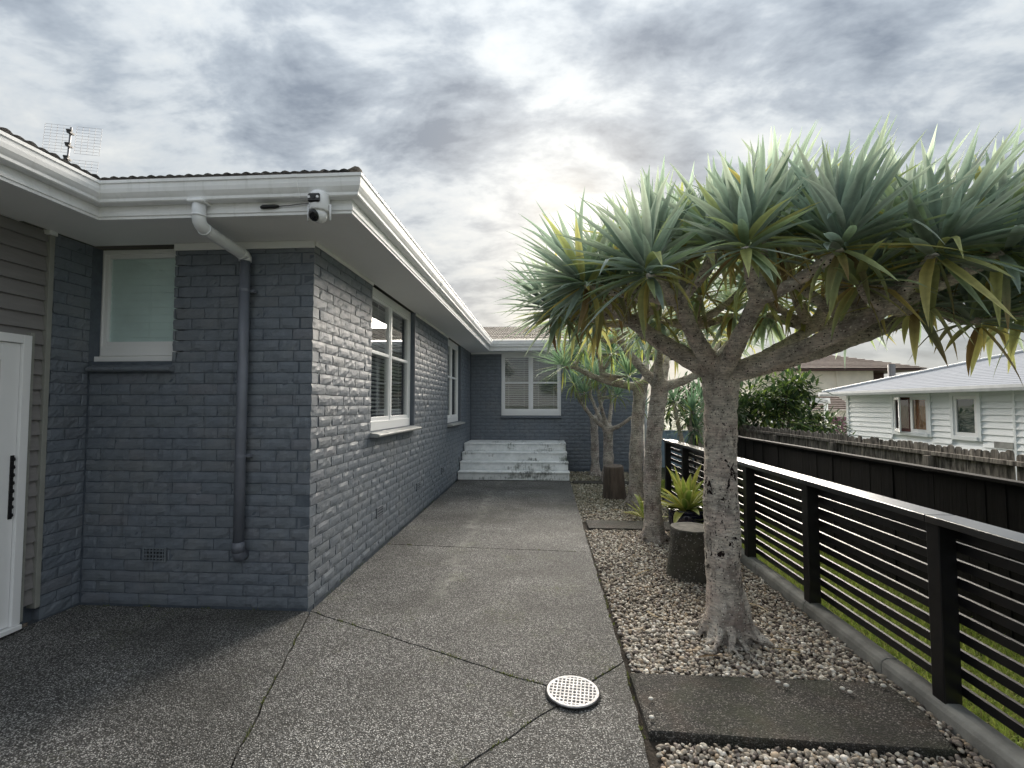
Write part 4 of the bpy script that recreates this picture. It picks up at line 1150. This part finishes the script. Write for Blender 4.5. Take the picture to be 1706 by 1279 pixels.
def big_tree():
    rnd = random.Random(21)
    limbs = [(.55, 3.45, 2.22), (.84, 2.98, 2.20), (1.16, 2.62, 2.12), (1.95, 3.05, 2.04), (2.15, 3.95, 2.16), (1.25, 4.15, 2.22), (.72, 3.95, 2.24), (1.78, 2.52, 2.06), (2.35, 2.95, 2.14)]
    cen = Vector((1.45, 3.15)); pts = []
    fixed = [(.975, 2.32, 2.36), (.64, 2.80, 2.45), (1.42, 2.30, 2.36), (1.80, 2.22, 2.27), (2.10, 2.22, 2.26), (.36, 3.45, 2.42), (.34, 3.18, 2.32), (.42, 2.98, 2.36), (.60, 3.25, 2.50), (2.45, 2.30, 2.30), (1.22, 2.62, 2.55), (.88, 3.05, 2.60), (2.55, 2.62, 2.06), (2.30, 2.95, 2.22), (2.75, 3.0, 2.16), (1.98, 2.62, 2.12), (1.62, 2.50, 2.22), (2.25, 2.55, 2.02)]
    pts += [Vector(p) for p in fixed]
    tries = 0
    while len(pts) < 58 and tries < 6000:
        tries += 1
        a = rnd.uniform(0, 2*math.pi); r = math.sqrt(rnd.random())
        x = cen.x+.06+1.48*r*math.cos(a); y = cen.y+.10+1.08*r*math.sin(a)
        z = 2.64-.36*r**2.2+rnd.uniform(-.04, .04)
        p = Vector((x, y, z))
        if all((p-q).length > .255 for q in pts): pts.append(p)
    ros = []
    for p in pts:
        p.z = min(p.z, 1.55+.53*p.y-.43)
        v = Vector(((p.x-cen.x)/1.45, (p.y-cen.y)/1.05)); r = min(1.15, v.length)
        tilt = .92*r**1.5
        ax = Vector((v.x*tilt, v.y*tilt, 1.0-.55*r**3)).normalized() if r > .01 else UPZ
        if p.x < .45: ax = Vector((-.85, -.25, .52)).normalized()
        ros.append((p, ax))
    dragon_tree((1.25, 3.40, 0), (1.235, 3.38, 1.79), .106, limbs, ros,
                'largest dragon tree, nearest, with thick scarred pale trunk and wide spiky crown', 5, 76, .42, .045, 'bark_pale', .0105, singles=300, roots=13, trunk_mid=(-.02, 0, 0), lift=-.05, limb_r=.057, old=.12)
big_tree()
dragon_tree((1.29, 5.72, 0), (1.38, 5.70, 1.80), .093, [(1.32, 5.45, 2.30), (1.95, 5.80, 1.98), (.95, 5.9, 2.35), (1.6, 6.2, 2.3)],
            [((.80, 5.6, 2.62), (-.6, -.2, .8)), ((1.15, 5.2, 2.66), (-.1, -.5, .9)), ((1.55, 5.25, 2.62), (.3, -.5, .8)), ((1.25, 5.9, 2.85), (0, 0, 1)), ((1.8, 5.9, 2.7), (.5, 0, .9)), ((2.25, 5.7, 2.35), (.8, -.2, .5)), ((.9, 6.3, 2.7), (-.4, .4, .8)), ((1.6, 6.6, 2.6), (.2, .6, .8)), ((2.3, 6.2, 2.4), (.8, .3, .6)), ((1.0, 5.35, 2.38), (-.4, -.6, .7)), ((1.5, 5.45, 2.32), (.3, -.7, .6)), ((.62, 5.95, 2.42), (-.7, -.2, .7))],
            'second dragon tree from the camera, slim speckled trunk beside the glazed pot', 11, 56, .46, .034, 'bark_grey', .014, roots=8, trunk_mid=(-.05, 0, 0), limb_r=.055)
dragon_tree((1.44, 7.57, 0), (1.52, 7.50, 1.86), .098, [(.90, 7.40, 2.05), (.45, 7.30, 2.14), (1.75, 7.2, 2.35), (1.7, 7.9, 2.3)],
            [((.30, 7.22, 2.16), (-.55, -.5, .6)), ((.86, 7.38, 2.72), (-.1, -.2, 1)), ((1.28, 7.15, 2.02), (-.1, -.5, .9)), ((1.75, 7.1, 2.62), (.2, -.4, .9)), ((1.9, 8.0, 2.6), (.3, .3, .9)), ((.62, 7.7, 2.5), (-.4, .3, .8)), ((1.02, 7.2, 2.36), (-.2, -.5, .8)), ((.60, 7.28, 2.45), (-.4, -.3, .8)), ((1.5, 7.25, 2.45), (.1, -.5, .8))],
            'third dragon tree, whose bare branch reaches left towards the back window', 17, 60, .48, .030, 'bark_grey', .015, roots=7, trunk_mid=(-.03, 0, 0), limb_r=.05, stiff=2.0, old=.22, pal=(.62, .78, .60))
dragon_tree((1.33, 9.90, 0), (1.33, 9.88, 1.08), .10, [(.75, 9.75, 1.62), (1.12, 9.65, 1.72), (1.75, 9.6, 1.30), (1.45, 10.0, 1.8), (1.0, 10.1, 1.75)],
            [((.62, 9.65, 2.00), (-.35, -.3, .9)), ((1.08, 9.55, 2.12), (0, -.4, .9)), ((1.98, 9.5, 1.52), (.5, -.4, .8)), ((1.5, 9.9, 2.2), (.1, 0, 1)), ((.98, 10.1, 2.15), (-.2, .2, 1)), ((1.45, 9.4, 1.75), (.1, -.6, .8)), ((.82, 9.55, 1.80), (-.3, -.5, .8)), ((1.25, 9.45, 1.98), (.1, -.5, .9)), ((.9, 9.8, 2.3), (-.2, 0, 1))],
            'low forking dragon tree standing behind the old wooden stump', 23, 44, .42, .028, 'bark_grey', .016, roots=6, limb_r=.045, lift=-.16, pal=(.62, .76, .60))
dragon_tree((1.16, 10.75, 0), (1.14, 10.75, 1.25), .085, [(.85, 10.6, 1.7), (1.4, 10.8, 1.8)],
            [((.72, 10.5, 1.98), (-.4, -.3, .9)), ((1.45, 10.75, 2.12), (.2, 0, 1)), ((1.1, 10.5, 2.2), (0, -.2, 1))],
            'farthest dragon tree, against the dark back wall of the house', 29, 44, .40, .028, 'bark_grey', .018, roots=5, limb_r=.04, pal=(.6, .75, .6))

# spiky yucca clumps behind the slat fence end
def spiky(base, heads, label, seed, pal=None, L=.42):
    rnd = random.Random(seed); t = tag(empty('yucca_plant', base), label, 'plant')
    m = MB(); lv = []
    for (c, ax) in heads:
        pts = curve_pts(base, c, .0, 6, rnd, .05); m.tube(pts, [.05-.003*i for i in range(7)], 8, wob=.1)
        rosette(c, ax, 60, L, .028, rnd, lv, .3, 1.6, pal)
    o = m.build('stem', 'bark_grey', t, True, origin=base); o.location = (0, 0, 0)
    ob = link_mesh('crown', leaves_mesh('crown', lv, 'sword_leaf'), t, -Vector(base)); ob['kind'] = 'stuff'
spiky((2.55, 8.3, -.02), [((2.45, 8.0, 1.45), (-.1, -.5, .8)), ((2.75, 8.4, 1.65), (.2, -.2, 1)), ((2.25, 8.4, 1.62), (-.4, -.2, .9)), ((2.5, 8.1, 1.15), (.1, -.8, .4))], 'dark green spiky yucca behind the fence between two dragon tree trunks', 3, (.36, .50, .38), .5)

# ------------------------------------------------------------------ stumps
def stump(base, r0, r1, h, mat, top, label, seed):
    rnd = random.Random(seed); t = tag(empty('tree_stump', base), label, 'stump')
    pf = [(r0*1.06, -.06), (r0*1.05, .01), (r0, .06)]+[(r0+(r1-r0)*k/8, .06+(h-.075)*k/8) for k in range(1, 9)]+[(r1*.97, h-.006)]
    m = MB(); m.lathe(pf, (0, 0, 0), 36, .08, seed); o = m.build('bark', mat, t)
    for p in o.data.polygons: p.use_smooth = len(p.vertices) == 4
    m = MB(); m.lathe([(r1*.985, h-.012), (r1*.965, h-.001), (r1*.7, h+.002), (r1*.68, h-.001), (r1*.4, h+.003), (.01, h+.001)], (0, 0, 0), 36, .07, seed); m.build('cut_face', top, t)
    return t
stump((1.37, 4.55, -.03), .215, .19, .45, 'pebbled_stump', 'stump_top', 'dark speckled tapering stump beside the nearest dragon tree', 4)
s2 = stump((1.20, 8.20, -.03), .20, .165, .55, 'stump_wood', 'stump_wood', 'brown sawn wooden stump farther back near the low forking tree', 9)
s2.rotation_euler = (R(2), R(-3), .4)

# ------------------------------------------------------------------ glazed pot and plants
pot = tag(empty('glazed_pot', (1.68, 5.78, -.03)), 'dark blue glazed pot holding a yellow green plant', 'pot')
m = MB(); m.lathe([(.125, 0), (.15, .02), (.185, .12), (.205, .24), (.208, .30), (.20, .325)], (0, 0, 0), 40); m.build('bowl', 'pot_glaze', pot, True)
m = MB(); m.lathe([(.198, .323), (.216, .330), (.220, .348), (.214, .362), (.196, .364), (.186, .350), (.18, .335)], (0, 0, 0), 40); m.build('rim', 'pot_glaze', pot, True)
m = MB(); m.lathe([(.184, .32), (.05, .335), (.01, .336)], (0, 0, 0), 24); m.build('potting_soil', 'soil', pot)
def broad_leaf(base, d, L, w, droop, tint, edge, nseg=7):
    d = Vector(d).normalized(); p = Vector(base); s = d.cross(UPZ)
    s = s.normalized() if s.length > .05 else Vector((1, 0, 0)); V = []; C = []
    for i in range(nseg+1):
        t = i/nseg; wd = w*.5*max(.02, math.sin(math.pi*min(1, t*.93+.07))**.75)
        n = s.cross(d).normalized()
        V += [p-s*wd+n*wd*.35, p-s*wd*.5+n*wd*.08, p.copy(), p+s*wd*.5+n*wd*.08, p+s*wd+n*wd*.35]; C += [edge, tint, tuple(x*1.1 for x in tint), tint, edge]
        p = p+d*(L/nseg); d = (d-UPZ*droop*(.3+t)*L/nseg*3).normalized(); s = (s-d*s.dot(d)).normalized()
    F = []
    for i in range(nseg):
        for j in range(4): a = i*5+j; F.append((a, a+1, a+6, a+5))
    return V, F, C
def bromeliad(base, n, L, w, label, seed, up=.6):
    rnd = random.Random(seed); t = tag(empty('leafy_plant', base), label, 'plant')
    for i in range(n):
        k = (i+.5)/n; ph = i*2.39996; th = R(8+76*k)+rnd.gauss(0, .1)
        d = Vector((math.cos(ph)*math.sin(th), math.sin(ph)*math.sin(th), math.cos(th)))
        u = rnd.random(); g = (.16, .26, .055); y = (.52, .50, .13)
        c = tuple(a*(1-u)+b*u for a, b in zip(g, y)); e = (.60, .57, .24) if rnd.random() < .6 else c
        b0 = Vector((math.cos(ph)*.03, math.sin(ph)*.03, .01))
        v, f, cc = broad_leaf(b0, d, L*rnd.uniform(.7, 1.1), w*rnd.uniform(.8, 1.2), rnd.uniform(.3, 1.2), c, e)
        link_mesh('leaf', np_mesh('leaf', np.array([tuple(q) for q in v]), np.array(f), 'broad_leaf', np.array(cc)), t)
bromeliad((1.68, 5.78, .30), 44, .52, .085, 'bright yellow green broad leaved plant growing in the glazed pot', 31)
bromeliad((1.42, 6.72, -.03), 16, .46, .06, 'small pale leaved plant in gravel between second and third dragon trees', 37)

# ------------------------------------------------------------------ black slat fence
fence = tag(empty('slat_fence', (2.03, 2.6, .09)), 'low black fence of horizontal slats with flat top rail', 'fence')
def fpart(m, name, mat, bevel=.002):
    o = m.build(name, mat, fence, bevel=bevel); o.location = -Vector(fence.location); return o
PY = [.20, 1.40, 2.60, 3.80, 4.88, 5.95, 7.0, 7.95]
for y in PY: fpart(MB().box(1.990, 2.0745, y-.040, y+.040, .06, .948), 'post', 'black_paint', .004)
for i in range(len(PY)-1):
    a, b = PY[i], PY[i+1]
    fpart(MB().box(1.955, 2.105, a+.002, b-.002, .9495, .985), 'top_rail', 'rail_paint', .004)
    fpart(MB().box(2.076, 2.098, a+.001, b-.001, .872, .948), 'upper_board', 'black_paint')
    for k_ in range(9):
        z = .800-k_*.0885
        j = random.uniform(-.002, .002)
        fpart(MB().box(2.0765+j*.3, 2.0955+j*.3, a+.0015, b-.0015, z+.010+j, z+.057+j), 'slat', 'black_paint', .0015)

# ------------------------------------------------------------------ black board fence
bf = tag(empty('board_fence', (3.0, 2.5, -.02)), 'solid black vertical board fence with thin cap behind the slat fence', 'fence')
def bpart(m, name, mat, bevel=0): o = m.build(name, mat, bf, bevel=bevel); o.location = -Vector(bf.location); return o
y = .6
while y < 9.6:
    j = random.uniform(-.004, .004); w_ = .142
    bpart(MB().box(2.985+j, 3.007+j, y, y+w_-.004, -.02, 1.035+random.uniform(-.004, .004)), 'board', 'black_stained_wood'); y += w_
for i in range(4): bpart(MB().box(2.955, 3.035, .6+i*2.26+.001, .6+(i+1)*2.26-.001, 1.041, 1.066), 'cap_rail', 'black_stained_wood', .003)

# ------------------------------------------------------------------ weathered paling fence
pf_ = tag(empty('paling_fence', (5.0, 5, -.7)), 'weathered grey paling fence with rounded tops, stained black', 'fence')
def paling_mesh(w_, h, seed):
    rnd = random.Random(seed); m = MB()
    pr_ = [(-w_/2, 0), (w_/2, 0), (w_/2, h-.045), (w_*.44, h-.02), (w_*.25, h-.003), (0, h), (-w_*.25, h-.003), (-w_*.44, h-.02), (-w_/2, h-.045)]
    vs = [(-.009, y, z) for y, z in pr_]+[(.009, y, z) for y, z in pr_]; n = len(pr_)
    m.add(vs, [tuple(range(n)), tuple(range(2*n-1, n-1, -1))]+[(i+n, (i+1) % n+n, (i+1) % n, i) for i in range(n)])
    me = m.mesh('paling'); me.materials.append(MATS['weathered_wood']); return me
PM = [paling_mesh(.083+.004*(i % 3), 1.735+.012*(i % 4), i) for i in range(6)]
y = 3.4; i = 0
while y < 15.5:
    link_mesh('paling', PM[random.randrange(6)], pf_, (random.uniform(-.004, .004), y-5, random.uniform(-.012, .012)), (random.uniform(-.01, .01), 0, 0)); y += .093
def ppart(m, name): o = m.build(name, 'weathered_wood', pf_, bevel=.003); o.location = -Vector(pf_.location)
for i in range(6):
    ppart(MB().box(4.945, 4.99, 3.4+i*2.02+.002, 3.4+(i+1)*2.02-.002, .905, .955), 'fence_rail')
    ppart(MB().box(4.90, 4.989, 4.4+i*2.02, 4.49+i*2.02, -.7, .90), 'fence_post')

# ------------------------------------------------------------------ neighbour's white weatherboard house
nb = tag(empty('weatherboard_house', (10, 12, -.75)), "white weatherboard house with low grey roof beyond the fences", 'house')
def npart(m, name, mat, parent=None, bevel=0):
    o = m.build(name, mat, parent or nb, bevel=bevel)
    if parent is None: o.location = -Vector(nb.location)
    return o
NY0, NY1 = 3.0, 16.3
npart(MB().box(10.02, 17.5, NY0, NY1-.02, -.75, 1.87), 'wall', 'neighbour_white')
NW = [(13.00, 14.22, .80, 1.76, 2), (11.60, 12.24, .80, 1.76, 1), (7.2, 8.4, .80, 1.76, 2)]
z = -.45
while z < 1.84:
    zt = z+.148
    sp = [(NY0, NY1)]
    for (a, b, c, d, _) in NW:
        if zt > c-.09 and z < d+.09:
            sp = [q for s, t in sp for q in ((s, a-.09), (b+.09, t)) if q[1]-q[0] > .01 and q[0] >= s and q[1] <= t] if any(s < a and t > b for s, t in sp) and len(sp) == 1 else [q for s, t in sp for q in (([(s, a-.09), (b+.09, t)]) if s < a < t else [(s, t)])]
    for (s, t) in sp:
        m = MB(); X = 10.0
        vs = [(X-.040, s, z), (X-.040, t, z), (X-.004, t, zt-.002), (X-.004, s, zt-.002), (X+.019, s, z), (X+.019, t, z), (X+.019, t, zt-.002), (X+.019, s, zt-.002)]
        m.add(vs, [(3, 2, 1, 0), (4, 5, 6, 7), (0, 1, 5, 4), (7, 6, 2, 3), (1, 2, 6, 5), (4, 7, 3, 0)])
        npart(m, 'weatherboard', 'neighbour_white')
    z = zt
npart(MB().box(9.955, 10.018, NY1-.10, NY1+.02, -.75, 1.84), 'corner_board', 'neighbour_white', bevel=.004)
npart(MB().box(9.96, 10.018, 10.72, 10.78, -.75, 1.84), 'cover_batten', 'neighbour_white', bevel=.004)
for wi, (a, b, c, d, n) in enumerate(NW):
    m = MB()
    m.box(9.95, 10.02, a-.088, a, c-.088, d+.088); m.box(9.95, 10.02, b, b+.088, c-.088, d+.088); m.box(9.95, 10.02, a, b, d, d+.088); m.box(9.93, 10.02, a, b, c-.088, c)
    w_ = npart(m, 'window', 'neighbour_white', bevel=.004)
    wd = (b-a)/n
    for k_ in range(n):
        s, t = a+k_*wd+.004, a+(k_+1)*wd-.004; f = .075
        sm = MB(); x0, x1 = 9.965, 10.0
        sm.box(x0, x1, s, s+f, c+.003, d-.003); sm.box(x0, x1, t-f, t, c+.003, d-.003); sm.box(x0, x1, s+f, t-f, d-.003-f, d-.003); sm.box(x0, x1, s+f, t-f, c+.003, c+.003+f*1.2)
        so_ = npart(sm, 'sash', 'white_frame', w_)
        if wi == 0 and k_ == 1:      # the far casement stands ajar
            hinge = Vector((x0, t, 0)); so_.location = hinge; so_.rotation_euler = (0, 0, R(-24))
            for v in so_.data.vertices: v.co -= hinge
        g = MB().box(9.985, 9.988, s+f-.003, t-f+.003, c+.08, d-.07)
        gg = npart(g, 'pane', 'window_glass', w_)
        cu = MB(); cu.box(10.006, 10.012, s+.01, t-.01, c+.01, d-.01)
        npart(cu, 'curtain', ('curtain_amber' if k_ == 0 else 'curtain_red') if n == 2 else 'curtain_green', w_)
npart(MB().box(9.955, 9.972, 10.78, 11.22, .60, .74), 'wall_vent', 'kerb_concrete', bevel=.004)
# eave, gutter, hip roof
m = MB(); m.box(9.50, 10.02, NY0, NY1+.45, 1.845, 1.865); npart(m, 'soffit', 'neighbour_white')
m = MB(); m.extrude([(0, 1.84), (.10, 1.84), (.12, 1.90), (.12, 1.965), (0, 1.965)], (9.5, NY0, 0), (9.5, NY1+.45, 0), side=(-1, 0, 0)); npart(m, 'gutter', 'neighbour_gutter')
m = MB(); m.extrude([(0, 1.84), (.10, 1.84), (.12, 1.90), (.12, 1.965), (0, 1.965)], (9.38, NY1+.45, 0), (18, NY1+.45, 0), side=(0, 1, 0)); npart(m, 'gutter', 'neighbour_gutter')
TP = .30; hw = 4.25
rows = 26
V = []; F = []
for r_ in range(rows+1):
    t = hw*r_/rows
    for (yy) in np.linspace(0, 1, 30):
        yv = NY0+(NY1+.42-t-NY0)*yy; V.append((9.44+t, yv, 1.95+t*TP+(.012 if r_ % 1 == 0 else 0)))
for r_ in range(rows):
    for c_ in range(29): a = r_*30+c_; F.append((a, a+1, a+31, a+30))
# shingle courses: each row its own small step
V2 = []; F2 = []
for r_ in range(rows):
    t0, t1 = hw*r_/rows, hw*(r_+1)/rows; o_ = len(V2)
    V2 += [(9.44+t0, NY0, 1.955+t0*TP), (9.44+t0, NY1+.42-t0, 1.955+t0*TP), (9.44+t1, NY1+.42-t1, 1.95+t1*TP), (9.44+t1, NY0, 1.95+t1*TP), (9.44+t1, NY0, 1.955+t1*TP), (9.44+t1, NY1+.42-t1, 1.955+t1*TP)]
    F2 += [(o_+3, o_+2, o_+1, o_), (o_+4, o_+5, o_+2, o_+3)]
m = MB(); m.add(V2, F2); npart(m, 'roof', 'neighbour_roof')
m = MB(); m.add([(9.44, NY1+.42, 1.95), (9.44+hw, NY1+.42-hw, 1.95+hw*TP), (9.44+2*hw, NY1+.42, 1.95)], [(0, 1, 2)]); m.add([(9.44+hw, NY0, 1.95+hw*TP), (9.44+hw, NY1+.42-hw, 1.95+hw*TP), (18, NY1+.42, 1.95), (18, NY0, 1.95)], [(3, 2, 1, 0)]); npart(m, 'roof', 'neighbour_roof')
m = MB(); m.tube([(9.44, NY1+.42, 1.975), (9.44+hw, NY1+.42-hw, 1.975+hw*TP)], .05, 8); npart(m, 'hip_capping', 'neighbour_gutter')
m = MB(); m.tube([(11.2, 16.0, 2.3), (11.2, 16.0, 2.85)], .10, 12); m.tube([(11.2, 16.0, 2.3), (11.2, 16.0, 2.46)], [.19, .11], 12); npart(m, 'flue', 'antenna_metal')

# pergola beams against the end of that house
pg = tag(empty('pergola', (9.6, 17.2, -.75)), 'white slatted pergola at the left end of the weatherboard house', 'pergola')
for i in range(6):
    o = MB().box(-1.75, .35, i*.62-.03, i*.62+.03, 2.44, 2.53).build('pergola_beam', 'neighbour_gutter', pg)
for xx in (-1.6, .2): MB().box(xx, xx+.09, -.15, 3.3, 2.34, 2.439).build('pergola_bearer', 'neighbour_gutter', pg)
for xx in (-1.6, .2): MB().box(xx, xx+.09, .0, .09, 0, 2.339).build('pergola_post', 'neighbour_white', pg)

mp_ = tag(empty('maroon_fence', (10.2, 18.3, -.75)), 'dark maroon metal fence panel left of the weatherboard house', 'fence')
m = MB(); pr_ = []
for i in range(61):
    pr_.append((-1.1+i*.04, .012*(1 if (i//2) % 2 else -1)))
V = [(x, y_, z_) for x, y_ in pr_ for z_ in (0, 1.80)]; m.add(V, [(i*2, i*2+2, i*2+3, i*2+1) for i in range(60)]); m.box(-1.12, 1.32, -.03, .03, 1.801, 1.86); m.build('panel', 'maroon_metal', mp_)

# ------------------------------------------------------------------ far cream house with brown tiled hip roof
fh = tag(empty('tiled_house', (22, 38, -.75)), 'cream two storey house with brown tiled hip roof in the distance', 'house')
def fpt(m, name, mat): o = m.build(name, mat, fh); o.location = -Vector(fh.location); return o
fpt(MB().box(14.5, 22.6, 34, 44, -.75, 3.95), 'wall', 'far_wall')
fpt(MB().box(22.6, 25.0, 36.5, 44, -.75, 3.9), 'wall', 'far_fascia_and_shade')  # recessed porch wall, its shade put into the dark colour
fpt(MB().box(13.9, 25.6, 33.35, 44.5, 3.86, 3.99), 'fascia', 'far_fascia_and_shade')
fpt(MB().tube([(20.15, 33.92, 3.9), (20.15, 33.92, -.7)], .05, 8), 'downpipe', 'far_wall')
m = MB()
E4 = [(13.8, 33.3, 3.99), (25.7, 33.3, 3.99), (25.7, 44.6, 3.99), (13.8, 44.6, 3.99)]; A1, A2 = (19.45, 38.9, 5.85), (20.05, 38.9, 5.85)
n = 16
def slope(p, q, r_, s):
    p, q, r_, s = map(Vector, (p, q, r_, s))
    for i in range(n):
        a, b = i/n, (i+1)/n
        l0, r0 = p.lerp(s, a), q.lerp(r_, a); l1, r1 = p.lerp(s, b), q.lerp(r_, b)
        u = Vector((0, 0, .05))
        m.add([l0+u, r0+u, r1, l1, l1+u, r1+u], [(0, 1, 2, 3), (3, 2, 5, 4)])
slope(E4[0], E4[1], A2, A1); slope(E4[1], E4[2], A2, A2); slope(E4[3], E4[0], A1, A1); slope(E4[2], E4[3], A1, A2)
fpt(m, 'roof', 'far_roof')
lr = tag(empty('garden_shed', (13.2, 25, -.75)), 'low brown tiled roof seen under the pergola', 'shed')
m = MB(); m.box(-2.2, 2.2, 0, 3, 0, 2.0); m.build('wall', 'far_wall', lr)
m = MB(); n = 8
slope((-2.5, -.3, 2.0), (2.5, -.3, 2.0), (2.5, 1.5, 2.75), (-2.5, 1.5, 2.75)); slope((2.5, 3.3, 2.0), (-2.5, 3.3, 2.0), (-2.5, 1.5, 2.75), (2.5, 1.5, 2.75)); m.build('roof', 'far_roof', lr)
bp = tag(empty('blue_fence', (3.35, 12.2, -.1)), 'pale blue metal fence panel glimpsed between dragon tree trunks', 'fence')
m = MB(); V = [(-.75+i*.05, .012*(1 if (i//2) % 2 else -1), z_) for i in range(41) for z_ in (0, .98)]; m.add(V, [(i*2, i*2+2, i*2+3, i*2+1) for i in range(40)]); m.box(-.76, 1.26, -.02, .02, .981, 1.01); m.build('panel', 'blue_metal', bp)

# ------------------------------------------------------------------ shrubs beyond the palings
def shrub(base, rx, rz, n, L, w, label, seed, tints, trunk=True):
    rnd = random.Random(seed); t = tag(empty('leafy_shrub', base), label, 'shrub', 'shrubs beyond the paling fence')
    m = MB(); tips = []
    for i in range(13):
        a = rnd.uniform(0, 6.28); rr = rnd.random()**.5; e = Vector((rx*.8*rr*math.cos(a), rx*.8*rr*math.sin(a), rz*(.45+.5*rnd.random())))
        m.tube(curve_pts((0, 0, 0), e, -.1, 6, rnd, rnd.uniform(-.2, .2)), [.05-.006*k for k in range(7)], 6); tips.append(e)
    m.build('stem', 'shrub_wood', t, True)
    lv = []
    cl = []
    for i in range(46):
        a = rnd.uniform(0, 6.28); u = rnd.uniform(-.25, 1); rr = math.sqrt(max(0, 1-u*u*.8))*rnd.uniform(.45, 1.05)
        cl.append(Vector((rx*rr*math.cos(a), rx*rr*math.sin(a), rz*(.55+.45*u*rnd.uniform(.7, 1.05)))))
    for i in range(n):
        c = rnd.choice(cl); q = c+Vector((rnd.gauss(0, .13), rnd.gauss(0, .13), rnd.gauss(0, .11)))*rx
        d = (q-c).normalized()+Vector((0, 0, rnd.uniform(-.5, .5)))+Vector((rnd.gauss(0, .4), rnd.gauss(0, .4), 0))
        ti = rnd.choice(tints); v = rnd.uniform(.6, 1.25)
        lv.append((broad_leaf(q, d, L*rnd.uniform(.7, 1.2), w*rnd.uniform(.8, 1.2), rnd.uniform(.2, 1.2), tuple(x*v for x in ti), tuple(x*v for x in ti), 3), q, L))
    ob = link_mesh('crown', leaves_mesh('crown', lv, 'broad_leaf'), t); ob['kind'] = 'stuff'
GRN = [(.05, .09, .035), (.08, .13, .045), (.035, .065, .03)]
shrub((6.15, 12.9, -.72), 1.05, 3.0, 2400, .22, .075, 'dark leafy shrub with pale green top beyond the paling fence', 41, GRN+[(.17, .24, .06)])
shrub((7.9, 14.6, -.72), .95, 2.05, 1500, .18, .06, 'smaller dark shrub under the pergola beams', 43, GRN)
shrub((4.3, 12.9, -.12), 1.2, 2.1, 1800, .20, .06, 'dark bush behind the end of the black board fence', 47, GRN)
def palm(base, n, L, label, seed):
    rnd = random.Random(seed); t = tag(empty('palm_plant', base), label, 'palm'); lv = []
    m = MB()
    for i in range(n):
        a = i*2.4; el = rnd.uniform(.5, 1.25); d = Vector((math.cos(a)*math.cos(el), math.sin(a)*math.cos(el), math.sin(el))); p = Vector((0, 0, .9)); pts = [p.copy()]
        for k in range(10):
            p = p+d*(L/10); d = (d-UPZ*.16).normalized(); pts.append(p.copy())
            s = d.cross(UPZ).normalized()
            if k > 1:
                for sg in (-1, 1):
                    lv.append((leaf_strip(p, d*.6+s*sg, .22, .022, .5, rnd.choice([(.10, .17, .05), (.16, .22, .06), (.07, .12, .04)]), None, 3), p, .2))
        m.tube(pts, .008, 5)
    m.tube([(0, 0, 0), (0, 0, .95)], .06, 8); m.build('stem', 'shrub_wood', t, True)
    ob = link_mesh('crown', leaves_mesh('crown', lv, 'broad_leaf'), t); ob['kind'] = 'stuff'
palm((5.45, 11.2, -.72), 16, .75, 'small feathery palm leaning over the paling fence', 51)

# ------------------------------------------------------------------ fallen leaves
fr_ = random.Random(77)
for (x, y) in ((.86, 7.0), (1.02, 7.15), (.75, 6.85), (1.15, 6.95), (.95, 8.6), (.8, 5.2), (1.55, 3.9), (.78, 3.7), (1.72, 4.3), (1.0, 4.6), (.7, 8.0), (1.6, 3.15), (.95, 3.05)):
    a = fr_.uniform(0, 6.28); tint = fr_.choice([(.20, .13, .07), (.12, .08, .05), (.32, .24, .12)])
    v, f, c = leaf_strip((0, 0, .010), (math.cos(a), math.sin(a), .12), fr_.uniform(.14, .30), .026, fr_.uniform(.25, .6), tint, None, 6, .5, fr_.gauss(0, 3))
    o = link_mesh('fallen_leaf', np_mesh('fallen_leaf', np.array([tuple(q) for q in v]), np.array(f), 'sword_leaf', np.array(c)), None, (x, y, -.012))
    tag(o, 'dry brown strap leaf fallen on the pebbles of the garden bed', 'fallen leaf', 'fallen leaves on the gravel')
